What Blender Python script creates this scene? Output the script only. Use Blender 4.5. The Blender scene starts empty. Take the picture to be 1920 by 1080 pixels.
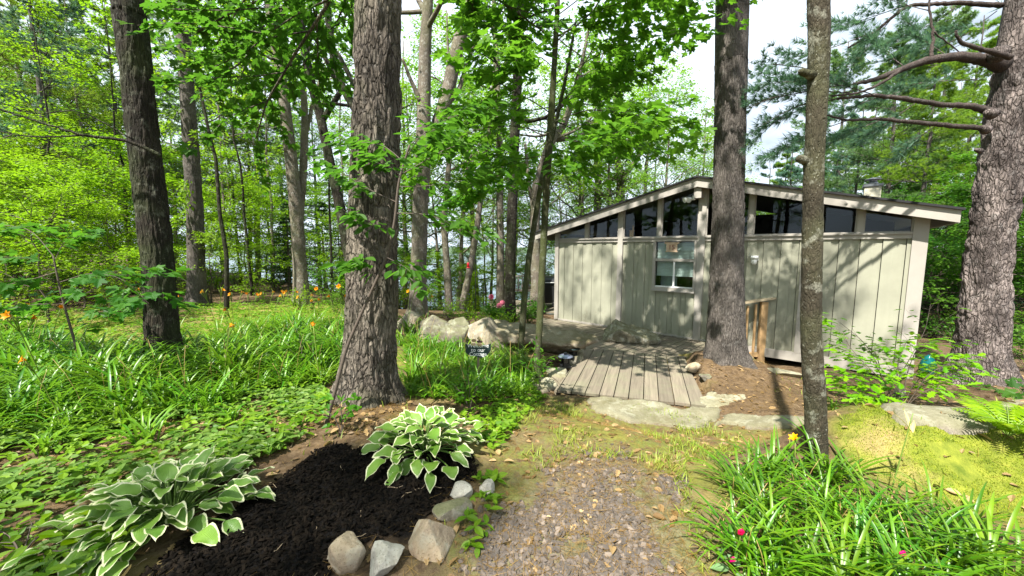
import bpy, math
import numpy as np
from mathutils import Vector

SC = bpy.context.scene
COL = SC.collection
R_ = math.radians

# ------------------------------------------------------------------ camera, sky, sun, exposure
PITCH = R_(6.0); FPX = 700.0; EYE = np.array([0.0, 0.0, 1.6])
cam_d = bpy.data.cameras.new('camera'); cam = bpy.data.objects.new('camera', cam_d); COL.objects.link(cam)
cam.location = EYE; cam.rotation_euler = (R_(90) - PITCH, 0, 0)
cam_d.sensor_width = 36; cam_d.lens = 36 * FPX / 1920; cam_d.clip_start = 0.05; cam_d.clip_end = 6000
SC.camera = cam
SUN_EL, SUN_AZ = R_(56), R_(216)          # azimuth clockwise from +Y: behind the camera, to its left
SDIR = Vector((math.sin(SUN_AZ) * math.cos(SUN_EL), math.cos(SUN_AZ) * math.cos(SUN_EL), math.sin(SUN_EL)))
sun_d = bpy.data.lights.new('sun', 'SUN'); sun_d.energy = 5.0; sun_d.angle = R_(0.9); sun_d.color = (1, .96, .88)
sun = bpy.data.objects.new('sun', sun_d); COL.objects.link(sun)
sun.rotation_euler = SDIR.to_track_quat('Z', 'Y').to_euler(); sun.location = (-8, -10, 25)
W = bpy.data.worlds.new('World'); SC.world = W; W.use_nodes = True
nt = W.node_tree; bg = nt.nodes['Background']
sky = nt.nodes.new('ShaderNodeTexSky'); sky.sky_type = 'NISHITA'; sky.sun_disc = False
sky.sun_elevation = SUN_EL; sky.sun_rotation = SUN_AZ; sky.air_density = 1.0; sky.dust_density = 1.5; sky.ozone_density = 1.6
tc = nt.nodes.new('ShaderNodeTexCoord'); mp = nt.nodes.new('ShaderNodeMapping'); mp.inputs['Scale'].default_value = (1, 1, 2.2)
cn = nt.nodes.new('ShaderNodeTexNoise'); cn.inputs['Scale'].default_value = 2.6; cn.inputs['Detail'].default_value = 7; cn.inputs['Roughness'].default_value = .55
cr = nt.nodes.new('ShaderNodeValToRGB'); cr.color_ramp.elements[0].position = .25; cr.color_ramp.elements[0].color = (.3, .3, .3, 1); cr.color_ramp.elements[1].position = .48
mx = nt.nodes.new('ShaderNodeMixRGB'); mx.inputs[2].default_value = (14.0, 15.8, 18.0, 1)
nt.links.new(tc.outputs['Generated'], mp.inputs[0]); nt.links.new(mp.outputs[0], cn.inputs['Vector'])
nt.links.new(cn.outputs['Fac'], cr.inputs[0]); nt.links.new(cr.outputs[0], mx.inputs[0])
nt.links.new(sky.outputs[0], mx.inputs[1]); nt.links.new(mx.outputs[0], bg.inputs[0]); bg.inputs[1].default_value = .034
SC.view_settings.view_transform = 'Standard'; SC.view_settings.look = 'None'
SC.view_settings.exposure = 1.5; SC.view_settings.gamma = 1.0
SC.render.engine = 'CYCLES'
cy = SC.cycles
cy.max_bounces = 6; cy.diffuse_bounces = 3; cy.glossy_bounces = 2; cy.transmission_bounces = 4; cy.transparent_max_bounces = 6
cy.use_denoising = True
try: cy.denoiser = 'OPENIMAGEDENOISE'; cy.denoising_prefilter = 'ACCURATE'
except Exception: pass
cy.sample_clamp_indirect = 4; cy.caustics_reflective = False; cy.caustics_refractive = False

# ------------------------------------------------------------------ photo geometry: a pixel of the 1920x1080 photograph to a point of the place
_F = np.array([0, math.cos(PITCH), -math.sin(PITCH)]); _U = np.array([0, math.sin(PITCH), math.cos(PITCH)]); _R = np.array([1.0, 0, 0])
def ray(px, py): return _F + _R * (px - 960) / FPX + _U * (540 - py) / FPX
def atz(px, py, z): d = ray(px, py); return EYE + d * (z - EYE[2]) / d[2]
def aty(px, py, y): d = ray(px, py); return EYE + d * y / d[1]

# ------------------------------------------------------------------ noise
def _hash(ix, iy, iz, seed):
    h = (ix * 374761393 + iy * 668265263 + iz * 2147483647 + seed * 974634777) & 0xFFFFFFFF
    h = ((h ^ (h >> 13)) * 1274126177) & 0xFFFFFFFF
    h = ((h ^ (h >> 16)) * 2246822519) & 0xFFFFFFFF
    return ((h ^ (h >> 15)) & 0xFFFF) / 65535.0
def vnoise(p, seed=0):
    p = np.asarray(p, float); i = np.floor(p).astype(np.int64); f = p - i; f = f * f * (3 - 2 * f)
    o = np.zeros(len(p))
    for dx in (0, 1):
        for dy in (0, 1):
            for dz in (0, 1):
                w = (f[:, 0] if dx else 1 - f[:, 0]) * (f[:, 1] if dy else 1 - f[:, 1]) * (f[:, 2] if dz else 1 - f[:, 2])
                o += w * _hash(i[:, 0] + dx, i[:, 1] + dy, i[:, 2] + dz, seed)
    return o
def fbm(p, octv=4, seed=0, gain=.5):
    p = np.asarray(p, float); a = 1.0; s = 0; t = 0
    for k in range(octv):
        s = s + a * vnoise(p * (2.03 ** k) + 17.3 * k, seed + k); t += a; a *= gain
    return s / t
def sstep(a, b, x): t = np.clip((x - a) / (b - a), 0, 1); return t * t * (3 - 2 * t)
def unit(v): v = np.asarray(v, float); return v / np.maximum(np.linalg.norm(v, axis=-1, keepdims=True), 1e-9)

# ------------------------------------------------------------------ mesh building
class MB:
    def __init__(s): s.V = []; s.F = []; s.n = 0; s.A = {}
    def add(s, V, F, mi=0, smooth=False, **attrs):
        V = np.asarray(V, float).reshape(-1, 3)
        if isinstance(F, np.ndarray): F = [F]
        else:
            by = {}
            for f in F: by.setdefault(len(f), []).append(f)
            F = [np.array(x) for x in by.values()]
        for f in F: s.F.append((f + s.n, mi, smooth))
        for k in set(list(s.A) + list(attrs)):
            lst = s.A.setdefault(k, [np.zeros(s.n)] if s.n else [])
            a = attrs.get(k, 0.0); lst.append(np.broadcast_to(np.asarray(a, float), (len(V),)).copy())
        s.V.append(V); s.n += len(V)
    def box(s, c, size, rot=None, mi=0, bev=0):
        x, y, z = [q / 2 for q in size]
        V = np.array([[a, b, d] for a in (-x, x) for b in (-y, y) for d in (-z, z)])
        if rot is not None: V = V @ np.asarray(rot).T
        s.add(V + np.asarray(c), np.array([[0, 1, 3, 2], [4, 6, 7, 5], [0, 4, 5, 1], [2, 3, 7, 6], [0, 2, 6, 4], [1, 5, 7, 3]]), mi)
    def prism(s, poly, a, b, mi=0):          # poly: list of 3D points, extruded by vector b-a
        P = np.asarray(poly, float); n = len(P); off = np.asarray(b, float) - np.asarray(a, float)
        V = np.vstack([P, P + off]); F = [list(range(n))[::-1], [n + k for k in range(n)]] + [[k, (k + 1) % n, n + (k + 1) % n, n + k] for k in range(n)]
        s.add(V, F, mi)
    def lathe(s, prof, c=(0, 0, 0), seg=20, mi=0, smooth=True):
        prof = np.asarray(prof, float); n = len(prof); a = np.linspace(0, 2 * np.pi, seg, endpoint=False)
        V = np.stack([prof[:, 0][:, None] * np.cos(a), prof[:, 0][:, None] * np.sin(a), np.repeat(prof[:, 1][:, None], seg, 1)], -1).reshape(-1, 3) + np.asarray(c)
        i = np.arange(n - 1)[:, None] * seg; j = np.arange(seg)[None]; k = (j + 1) % seg
        s.add(V, np.stack([i + j, i + k, i + seg + k, i + seg + j], -1).reshape(-1, 4), mi, smooth)
        s.F.append((np.array([list(range(seg))[::-1]]) + s.n - len(V), mi, False)); s.F.append((np.array([list(range(seg))]) + s.n - seg, mi, False))
    def tube(s, path, rad, seg=8, mi=0, disp=None, cap=True, **attrs):
        P = np.asarray(path, float); n = len(P); rad = np.broadcast_to(np.asarray(rad, float), (n,))
        T = unit(np.gradient(P, axis=0)); up = np.array([0, 0, 1.0]) if abs(T[0, 2]) < .9 else np.array([1.0, 0, 0])
        N = np.zeros((n, 3)); v = unit(np.cross(np.cross(T[0], up), T[0]))
        for k in range(n): v = unit(v - T[k] * (v @ T[k])); N[k] = v
        B = np.cross(T, N); a = np.linspace(0, 2 * np.pi, seg, endpoint=False)
        D = N[:, None] * np.cos(a)[None, :, None] + B[:, None] * np.sin(a)[None, :, None]
        r = np.repeat(rad[:, None], seg, 1)
        if disp is not None: r = r + disp(P, D, r, a)
        V = (P[:, None] + D * r[..., None]).reshape(-1, 3)
        i = np.arange(n - 1)[:, None] * seg; j = np.arange(seg)[None]; k = (j + 1) % seg
        s.add(V, np.stack([i + j, i + k, i + seg + k, i + seg + j], -1).reshape(-1, 4), mi, True, **attrs)
        if cap:
            s.F.append((np.array([list(range(seg))[::-1]]) + s.n - len(V), mi, False)); s.F.append((np.array([list(range(seg))]) + s.n - seg, mi, False))
    def scatter(s, tv, tf, M, T, mi=0, smooth=False, **attrs):
        tv = np.asarray(tv, float); k = len(tv); N = len(T)
        if N == 0: return
        V = np.einsum('nij,kj->nki', M, tv) + np.asarray(T)[:, None]
        off = (np.arange(N) * k)[:, None, None]; by = {}
        for f in tf: by.setdefault(len(f), []).append(f)
        F = [(np.array(x)[None] + off).reshape(-1, len(x[0])) for x in by.values()]
        at = {}
        for q, a in attrs.items():
            a = np.asarray(a, float)
            at[q] = np.repeat(a, k) if a.shape == (N,) else (np.tile(a, N) if a.shape == (k,) else a)
        base = s.n; s.add(V, F[0], mi, smooth, **at)
        for f in F[1:]: s.F.append((f + base, mi, smooth))
    def mesh(s, name, mats):
        me = bpy.data.meshes.new(name); V = np.vstack(s.V)
        me.vertices.add(len(V)); me.vertices.foreach_set('co', V.ravel().astype(np.float32))
        loops = np.concatenate([f.ravel() for f, _, _ in s.F]); tot = np.concatenate([np.full(len(f), f.shape[1]) for f, _, _ in s.F])
        me.loops.add(len(loops)); me.loops.foreach_set('vertex_index', loops.astype(np.int32))
        me.polygons.add(len(tot)); st = np.concatenate([[0], np.cumsum(tot)[:-1]])
        me.polygons.foreach_set('loop_start', st.astype(np.int32)); me.polygons.foreach_set('loop_total', tot.astype(np.int32))
        me.polygons.foreach_set('material_index', np.concatenate([np.full(len(f), m) for f, m, _ in s.F]).astype(np.int32))
        me.polygons.foreach_set('use_smooth', np.concatenate([np.full(len(f), sm) for f, _, sm in s.F]))
        for k, lst in s.A.items():
            at = me.attributes.new(k, 'FLOAT', 'POINT'); a = np.concatenate(lst)
            if len(a) < len(V): a = np.concatenate([a, np.zeros(len(V) - len(a))])
            at.data.foreach_set('value', a.astype(np.float32))
        for m in (mats if isinstance(mats, (list, tuple)) else [mats]): me.materials.append(m)
        me.update(calc_edges=True); me.validate()
        return me
    def build(s, name, mats, parent=None, loc=None):
        return obj(name, s.mesh(name, mats), parent, loc)

def obj(name, me, parent=None, loc=None):
    o = bpy.data.objects.new(name, me); COL.objects.link(o)
    if parent is not None: o.parent = parent
    if loc is not None: o.location = loc
    return o
def tag(o, label=None, cat=None, group=None, kind=None):
    if label: o['label'] = label
    if cat: o['category'] = cat
    if group: o['group'] = group
    if kind: o['kind'] = kind
    return o
def thing(name, label, cat, loc=(0, 0, 0), rz=0, group=None, sc=1):
    o = bpy.data.objects.new(name, None); COL.objects.link(o); o.location = loc; o.rotation_euler = (0, 0, rz); o.scale = (sc, sc, sc)
    o.empty_display_size = .2
    return tag(o, label, cat, group)
def dup(root, loc, rz=0, sc=1, label=None, group=None, sz=None):
    def cp(o, par):
        c = o.copy(); COL.objects.link(c)
        if par is not None: c.parent = par
        for ch in o.children: cp(ch, c)
        return c
    r = cp(root, None); r.location = loc; r.rotation_euler = (0, 0, rz); r.scale = (sc, sc, sz or sc)
    if label: r['label'] = label
    if group: r['group'] = group
    return r
def rotz(a): c, s = math.cos(a), math.sin(a); return np.array([[c, -s, 0], [s, c, 0], [0, 0, 1]])
def frames(ax, nm, sc):                        # leaf frames: y along ax, z near nm
    y = unit(ax); z = unit(nm - (nm * y).sum(-1, keepdims=True) * y); x = np.cross(y, z)
    return np.stack([x, y, z], -1) * np.asarray(sc).reshape(-1, 1, 1)

# ------------------------------------------------------------------ materials
class NT:
    def __init__(s, name):
        s.m = bpy.data.materials.new(name); s.m.use_nodes = True; s.t = s.m.node_tree; s.b = s.t.nodes['Principled BSDF']; s.out = s.t.nodes['Material Output']
    def n(s, typ, **kw):
        nd = s.t.nodes.new('ShaderNode' + typ)
        for k, v in kw.items():
            if k.startswith('_'): setattr(nd, k[1:], v)
            else: s.set(nd.inputs[int(k[1:]) if k[0] == 'i' and k[1:].isdigit() else k.replace('__', ' ')], v)
        return nd
    def set(s, inp, v):
        if isinstance(v, bpy.types.NodeSocket): s.t.links.new(v, inp)
        elif isinstance(v, (tuple, list)) and len(v) == 3 and inp.type == 'RGBA': inp.default_value = (*v, 1)
        else: inp.default_value = v
    def B(s, **kw):
        for k, v in kw.items(): s.set(s.b.inputs[k.replace('__', ' ')], v)
        return s
    def attr(s, name): return s.n('Attribute', _attribute_name=name).outputs['Fac']
    def co(s, scale=(1, 1, 1), kind='Object'):
        return s.n('Mapping', Vector=s.n('TexCoord').outputs[kind], Scale=scale).outputs[0]
    def noise(s, vec, scale, detail=4, rough=.55): return s.n('TexNoise', Vector=vec, Scale=scale, Detail=detail, Roughness=rough).outputs['Fac']
    def vor(s, vec, scale, feature='F1', out='Distance', rnd=1.0):
        return s.n('TexVoronoi', Vector=vec, Scale=scale, _feature=feature, Randomness=rnd).outputs[out]
    def ramp(s, fac, stops):
        nd = s.n('ValToRGB', Fac=fac); e = nd.color_ramp.elements
        while len(e) < len(stops): e.new(.5)
        for k, (p, c) in enumerate(stops):
            e[k].position = p; e[k].color = (c, c, c, 1) if isinstance(c, (int, float)) else (*c, 1)
        return nd.outputs[0]
    def mix(s, fac, a, b, mode='MIX'): return s.n('MixRGB', _blend_type=mode, Fac=fac, Color1=a, Color2=b).outputs[0]
    def math(s, op, a, b=0.0): return s.n('Math', _operation=op, i0=a, i1=b).outputs[0]
    def bump(s, h, strength=.5, dist=.01, normal=None):
        nd = s.n('Bump', Height=h, Strength=strength, Distance=dist)
        if normal is not None: s.set(nd.inputs['Normal'], normal)
        return nd.outputs[0]

def leafmat(name, a, b, trans=.4, rough=.5, tcol=None, vein=False, spec=.3):
    q = NT(name); t = q.attr('tint'); c = q.mix(t, a, b)
    c = q.mix(q.ramp(q.noise(q.co(), 3.0, 2), [(.35, 0), (.7, .5)]), c, tuple(x * .75 for x in a))
    r_ = q.n('ObjectInfo').outputs['Random']; c = q.n('HueSaturation', Hue=q.math('ADD', .485, q.math('MULTIPLY', r_, .035)), Value=q.math('ADD', .78, q.math('MULTIPLY', q.math('FRACT', q.math('MULTIPLY', r_, 7.3)), .4)), Saturation=1.12, Color=c).outputs[0]
    q.B(Base__Color=c, Roughness=rough); q.b.inputs['Specular IOR Level'].default_value = spec
    tr = q.n('BsdfTranslucent', Color=q.mix(.6, c, tcol or tuple(min(1, x * y) for x, y in zip(b, (1.25, 1.55, .7)))))
    ms = q.n('MixShader', i0=trans, i1=q.b.outputs[0], i2=tr.outputs[0])
    q.t.links.new(ms.outputs[0], q.out.inputs[0]); return q.m

def barkmat(name, dark, light, k=1.0, vs=.18, lichen=(.45, .47, .40), la=.0, moss=(.10, .13, .03), ma=0.0, bump=.6, fis=.5, fine=1.0, patch=.35):
    q = NT(name); v = q.co((1, 1, vs)); v1 = q.co()
    w = q.n('VectorMath', _operation='ADD', i0=v, i1=q.n('VectorMath', _operation='SCALE', i0=q.n('TexNoise', Vector=v, Scale=7 * k, Detail=4).outputs['Color'], Scale=.13).outputs[0]).outputs[0]
    cell = q.vor(w, 22 * k, 'DISTANCE_TO_EDGE'); ed = q.ramp(cell, [(.0, 0), (.18, 1)])
    n1 = q.noise(v, 40 * k, 6, .65); n2 = q.noise(v1, 3.0, 3); n3 = q.noise(v1, 90 * fine, 5, .7)
    c = q.mix(q.ramp(q.math('ADD', n1, q.math('MULTIPLY', q.math('SUBTRACT', n3, .5), .7)), [(.3, 0), (.68, 1)]), dark, light)
    c = q.mix(q.math('MULTIPLY', q.math('SUBTRACT', 1.0, ed), fis), c, tuple(x * .3 for x in dark))
    c = q.mix(q.ramp(n2, [(.35, 0), (.7, .45)]), c, tuple(x * 1.25 for x in light))
    if patch: c = q.mix(q.math('MULTIPLY', q.ramp(q.noise(q.co((1, 1, .5)), 3.4, 6, .62), [(.44, 0), (.60, 1)]), patch), c, tuple(x * 1.3 for x in dark))
    if ma: c = q.mix(q.math('MULTIPLY', q.ramp(q.noise(v1, 2.2, 5), [(.45, 0), (.62, 1)]), ma), c, moss)
    if la: 
        c = q.mix(q.math('MULTIPLY', q.ramp(q.noise(v1, 9, 6, .7), [(.55, 0), (.63, 1)]), la), c, lichen)
        c = q.mix(q.math('MULTIPLY', q.ramp(q.math('ADD', q.vor(q.n('VectorMath', _operation='ADD', i0=v1, i1=q.n('VectorMath', _operation='SCALE', i0=q.n('TexNoise', Vector=v1, Scale=40, Detail=3).outputs['Color'], Scale=.02).outputs[0]).outputs[0], 48), q.math('MULTIPLY', q.noise(v1, 5, 3), .35)), [(.25, 1), (.31, 0)]), min(1, la * 1.3)), c, tuple(min(1, x * 1.35) for x in lichen))
    h = q.math('ADD', q.math('MULTIPLY', ed, .8), q.math('ADD', q.math('MULTIPLY', n1, .6), q.math('MULTIPLY', n3, .25)))
    q.B(Base__Color=c, Roughness=.92, Normal=q.bump(h, bump, .02)); q.b.inputs['Specular IOR Level'].default_value = .2
    return q.m

def rockmat(name, a, b, moss=0.0, lichen=.3, mcol=(.11, .13, .03), scale=1.0):
    q = NT(name); v = q.co()
    n = q.noise(v, 5 * scale, 6, .65); f = q.noise(v, 60 * scale, 4, .7); big = q.noise(v, 1.6 * scale, 3)
    c = q.mix(q.ramp(q.math('ADD', q.math('MULTIPLY', n, .7), q.math('MULTIPLY', f, .3)), [(.36, 0), (.64, 1)]), a, b)
    c = q.mix(q.ramp(q.vor(v, 70 * scale), [(.10, .6), (.3, 0)]), c, tuple(x * .4 for x in a))
    c = q.mix(q.math('MULTIPLY', q.ramp(q.noise(v, 7 * scale, 7, .72), [(.52, 0), (.6, 1)]), lichen), c, (.55, .55, .47))
    c = q.mix(q.ramp(big, [(.5, 0), (.68, .5)]), c, tuple(x * y for x, y in zip(a, (.75, .62, .45))))
    if moss:
        up = q.n('SeparateXYZ', Vector=q.n('NewGeometry').outputs['Normal']).outputs[2]
        mm = q.math('MULTIPLY', q.ramp(q.math('ADD', q.math('MULTIPLY', up, .4), q.noise(v, 4 * scale, 6, .65)), [(.62, 0), (.8, 1)]), moss)
        c = q.mix(mm, c, mcol)
    q.B(Base__Color=c, Roughness=.9, Normal=q.bump(q.math('ADD', q.math('MULTIPLY', n, 1.0), q.math('MULTIPLY', f, .3)), .55, .03)); q.b.inputs['Specular IOR Level'].default_value = .25
    return q.m

def paintmat(name, c, rough=.6, var=.12, grain=True, dirt=None):
    q = NT(name); v = q.co((1, 1, .08)); n = q.noise(v, 14, 5); d = q.noise(q.co(), 1.7, 5, .6)
    cc = q.mix(q.ramp(d, [(.35, 0), (.7, 1)]), tuple(x * (1 - var) for x in c), tuple(min(1, x * (1 + var * .6)) for x in c))
    cc = q.mix(q.math('MULTIPLY', q.ramp(n, [(.5, 0), (.75, 1)]), .25), cc, tuple(x * .8 for x in c))
    if dirt is not None:
        z = q.n('SeparateXYZ', Vector=q.co()).outputs[2]; h = q.math('MULTIPLY', q.math('SUBTRACT', dirt + .55, z), 1.5); sp = q.math('MULTIPLY', q.noise(q.co(), 16, 6, .7), q.noise(q.co((1, 1, .25)), 5, 3)); cc = q.mix(q.math('MULTIPLY', q.ramp(q.math('ADD', sp, q.math('MULTIPLY', h, .16)), [(.34, 0), (.52, 1)]), .5), cc, (.17, .15, .10))
        cc = q.mix(q.math('MULTIPLY', q.ramp(q.noise(q.co((1, 1, .05)), 30, 3), [(.60, 0), (.72, 1)]), .3), cc, (.24, .25, .18))
    q.B(Base__Color=cc, Roughness=rough, Normal=q.bump(n, .12 if grain else .02, .01)); return q.m
def woodmat(name, a, b, axis=(1, .06, 1), rough=.8, weather=.3):
    q = NT(name); v = q.co(axis); n = q.noise(v, 26, 6, .65); t = q.attr('tint'); d = q.noise(q.co(), 2.5, 5, .62)
    c = q.mix(q.ramp(n, [(.3, 0), (.7, 1)]), a, b)
    c = q.mix(q.math('MULTIPLY', t, .55), c, tuple(x * .62 for x in a))
    c = q.mix(q.math('MULTIPLY', q.ramp(d, [(.45, 0), (.65, 1)]), weather), c, (.17, .18, .10))
    c = q.mix(q.ramp(q.vor(q.co((1, 1, 1)), 5.5), [(.02, .7), (.035, 0)]), c, (.06, .045, .03))
    q.B(Base__Color=c, Roughness=rough, Normal=q.bump(n, .35, .006)); return q.m
def plain(name, c, rough=.5, metal=0.0, var=.15, sc=30):
    q = NT(name); n = q.noise(q.co(), sc, 4)
    q.B(Base__Color=q.mix(n, tuple(x * (1 - var) for x in c), tuple(min(1, x * (1 + var)) for x in c)), Roughness=rough, Metallic=metal); return q.m
# ------------------------------------------------------------------ the lie of the land
ZB = -0.42                                                        # underside of the cabin wall
HA = atz(1040, 597, ZB); HB = atz(1712, 692, ZB)                  # bottom corners of the gable wall
HL = float(np.linalg.norm(HB - HA)); HD = (HB - HA) / HL; HN = np.array([HD[1], -HD[0], 0.0])   # along the wall, out of the wall
def hp(u, v, z): return HA + HD * u + HN * v + np.array([0, 0, z])   # u metres along, v out, z above the wall bottom
DZ = -0.45                                                        # deck top
CP = np.array([(0, 0, 0), (0, -4, .1), (-2, 1, 0), (2, 1, .02), (-1, 2.5, 0), (1, 2.3, -.03), (-5, 3, .05), (-5, 6, 0), (-10, 8, .1), (-9, 12, -.05), (-2, 7, -.12), (-3, 9, -.15),
  (-4, 1, .02), (.5, 5.0, -.46), (2.5, 4.3, -.50), (1.5, 4.4, -.46), (1, 3.2, -.14), (-.5, 4.6, -.14), (0, 6.5, -.32), (1.0, 6.2, -.45), (1.2, 9, -.6), (2.5, 8, -.6), (0, 10.5, -.48), (4, 8.3, -.72), (5, 7.4, -.75), (6.8, 6.1, -.72), (5.3, 6.1, -.55),
  (3.7, 6.2, -.36), (3.2, 5.2, -.46), (4.2, 5.2, -.50), (3.3, 4.0, -.34), (3.0, 2.8, 0.0), (3.6, 2.3, 0.03), (4.6, 3.1, -.04), (5.0, 4.3, -.40), (7.5, 5.9, -.5), (9, 4, -.35), (6.5, 2.5, 0), (10, 7, -.6), (4, .5, .05),
  (-18, 14, .2), (-14, 22, -.2), (-4, 16, -.7), (2, 16, -1.2), (8, 14, -1.1), (14, 12, -1.0), (20, 4, 0), (-20, 2, .3), (0, -12, .3), (12, -6, .3), (-12, -6, .2), (7, 9, -.95), (9, 11, -1.1)])
def gz(x, y):
    x = np.asarray(x, float); y = np.asarray(y, float); sh = x.shape; x = x.ravel(); y = y.ravel(); num = np.zeros_like(x); den = np.zeros_like(x)
    for cx, cyy, cz in CP:
        w = 1.0 / ((x - cx) ** 2 + (y - cyy) ** 2 + .22) ** 2; num += w * cz; den += w
    z = num / den
    shore = 27 + np.maximum(0, -x - 4) * .9 + np.maximum(0, x - 12) * .8 + 3 * (vnoise(np.stack([x * .08, y * .08, x * 0], -1), 5) - .5)
    fall = y - shore
    z = z - sstep(-14, 0, fall) * 4.2 - sstep(-2, 10, fall) * 6
    z = z + (fbm(np.stack([x * .55, y * .55, x * 0], -1), 2, 3) - .5) * .12 * sstep(.5, 3, np.hypot(x, y))
    # ledge of mossy rock at the right: two humps with a shaded cleft between them
    def bump(cx, cy, rx, ry, a, h): c, s = math.cos(a), math.sin(a); u = ((x - cx) * c + (y - cy) * s) / rx; v = (-(x - cx) * s + (y - cy) * c) / ry; return h * np.exp(-(u * u + v * v) ** 1.6)
    z = z + bump(3.05, 2.85, .75, .50, .1, .32) + bump(4.25, 2.55, .62, .85, -.5, .42)
    return z.reshape(sh)
def gpt(x, y, dz=0.0): return np.array([x, y, float(gz(np.array([x]), np.array([y]))[0]) + dz])
def G(px, py, dz=0.0):
    z = -.1
    for _ in range(14): p = atz(px, py, z); z = .5 * z + .5 * float(gz(np.array([p[0]]), np.array([p[1]]))[0])
    return np.array([p[0], p[1], z + dz])
def poly_w(pxs): return np.array([G(a, b)[:2] for a, b in pxs])
def inpoly(P, Q):
    x, y = P[:, 0], P[:, 1]; ins = np.zeros(len(P), bool); n = len(Q)
    for i in range(n):
        x1, y1 = Q[i]; x2, y2 = Q[(i + 1) % n]
        c = ((y1 > y) != (y2 > y)) & (x < (x2 - x1) * (y - y1) / (y2 - y1 + 1e-12) + x1); ins ^= c
    return ins
def pdist(P, Q):                                                    # signed distance, + inside
    d = np.full(len(P), 1e9); n = len(Q)
    for i in range(n):
        a = Q[i]; b = Q[(i + 1) % n]; ab = b - a; t = np.clip(((P - a) @ ab) / (ab @ ab + 1e-12), 0, 1); d = np.minimum(d, np.linalg.norm(P - a - t[:, None] * ab, axis=1))
    return np.where(inpoly(P, Q), d, -d)
def sample(rg, Q, n):
    lo, hi = Q.min(0), Q.max(0); out = np.zeros((0, 2))
    while len(out) < n:
        p = lo + rg.random((n * 2, 2)) * (hi - lo); out = np.vstack([out, p[inpoly(p, Q)]])
    return out[:n]
def poisson(rg, Q, dmin, tries=4000):
    pts = []
    for p in sample(rg, Q, tries):
        if all((p[0] - q[0]) ** 2 + (p[1] - q[1]) ** 2 > dmin * dmin for q in pts): pts.append(p)
    return np.array(pts)

Z_MULCH = poly_w([(690, 846), (620, 838), (560, 868), (510, 915), (430, 960), (330, 1030), (240, 1100), (600, 1120), (640, 1035), (760, 1005), (842, 930), (900, 895), (880, 850), (800, 830)])
Z_GRAV = poly_w([(960, 900), (1060, 862), (1180, 862), (1265, 900), (1290, 1000), (1330, 1120), (900, 1120), (905, 1010)])
Z_PATH = poly_w([(900, 800), (1030, 745), (1180, 760), (1330, 790), (1480, 800), (1400, 850), (1280, 870), (1350, 1120), (820, 1120), (860, 1010), (930, 890)])
Z_MOSS = poly_w([(1560, 830), (1640, 800), (1760, 790), (1900, 800), (2050, 830), (2100, 980), (1900, 990), (1780, 960), (1600, 900)])
Z_LAWN = poly_w([(340, 600), (400, 575), (560, 570), (660, 575), (650, 610), (560, 615), (470, 640), (380, 650), (330, 660)])
Z_LAWN2 = poly_w([(0, 600), (120, 590), (260, 590), (270, 690), (150, 700), (0, 660)])
Z_COVER = poly_w([(-250, 760), (0, 750), (200, 780), (380, 730), (560, 715), (640, 760), (600, 815), (530, 850), (430, 900), (250, 1040), (200, 1120), (-300, 1120)])
Z_LILY = poly_w([(-150, 650), (0, 640), (130, 655), (250, 690), (420, 655), (560, 620), (650, 610), (650, 700), (600, 730), (470, 745), (330, 785), (200, 825), (60, 815), (-150, 830)])
Z_LILY2 = poly_w([(755, 640), (880, 655), (975, 672), (1003, 695), (985, 730), (935, 757), (880, 765), (800, 757), (765, 748)])

def axis_pts(lo, a, b, hi, fine, grow=1.16):
    m = list(np.arange(a, b, fine)); s = fine; x = b; r = []
    while x < hi: r.append(x); s *= grow; x += s
    r.append(hi); s = fine; x = a; l = []
    while x > lo: s *= grow; x -= s; l.append(max(x, lo))
    return np.array(l[::-1] + m + r)
gx = axis_pts(-700, -6, 7.5, 700, .045); gy = axis_pts(-300, .7, 8.5, 900, .045)
GX, GY = np.meshgrid(gx, gy); gP = np.stack([GX.ravel(), GY.ravel()], -1); GZ = gz(GX, GY).ravel()
near = sstep(14, 7, np.hypot(gP[:, 0], gP[:, 1] - 3))
p3 = np.stack([gP[:, 0], gP[:, 1], gP[:, 0] * 0], -1)
wob = (fbm(p3 * 5, 3, 21) - .5) * .28
def zmask(Q, s=.10): return sstep(-s, s, pdist(gP, Q) + wob)
m_mulch = zmask(Z_MULCH, .05); m_path = zmask(Z_PATH, .25); m_grav = zmask(Z_GRAV, .15)
m_moss = np.maximum(zmask(Z_MOSS, .12), .9 * np.maximum(zmask(Z_LAWN, .5), zmask(Z_LAWN2, .6)))
m_moss = np.maximum(m_moss, .55 * sstep(.55, .7, fbm(p3 * 1.4, 4, 8)) * sstep(5, 4, gP[:, 0]) * (gP[:, 1] < 9))
GZ = GZ + near * ((fbm(p3 * 2.2, 3, 31) - .5) * .05 + (fbm(p3 * 9, 3, 41) - .5) * (.022 + .045 * m_mulch)) + m_mulch * .02
for q in [(-1.51, 3.76, .55, .12), (3.69, 6.26, .9, .16), (7.52, 5.83, 1.2, .15)]:    # roots lift the soil round the big trunks
    GZ = GZ + q[3] * np.exp(-(((gP[:, 0] - q[0]) ** 2 + (gP[:, 1] - q[1]) ** 2) / q[2] ** 2))
dk = sstep(.25, -.1, np.maximum.reduce([-(gP[:, 0] - .7), gP[:, 0] - np.where(gP[:, 1] < 7.3, 2.9, 4.0), -(gP[:, 1] - 5.3), gP[:, 1] - 10]))
_dq = np.array([atz(a, b, DZ)[:2] for a, b in ((1040, 731), (1326, 761), (1283, 670), (1099, 653))])
GZ = np.where((dk > .5) & (GZ > DZ - .12), DZ - .12, GZ)
_dw = sstep(-.16, .02, pdist(gP, _dq)); GZ = np.where(_dw > 0, np.minimum(GZ, (DZ - .055) * _dw + GZ * (1 - _dw)), GZ)
mb = MB(); nx, ny = len(gx), len(gy)
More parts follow.
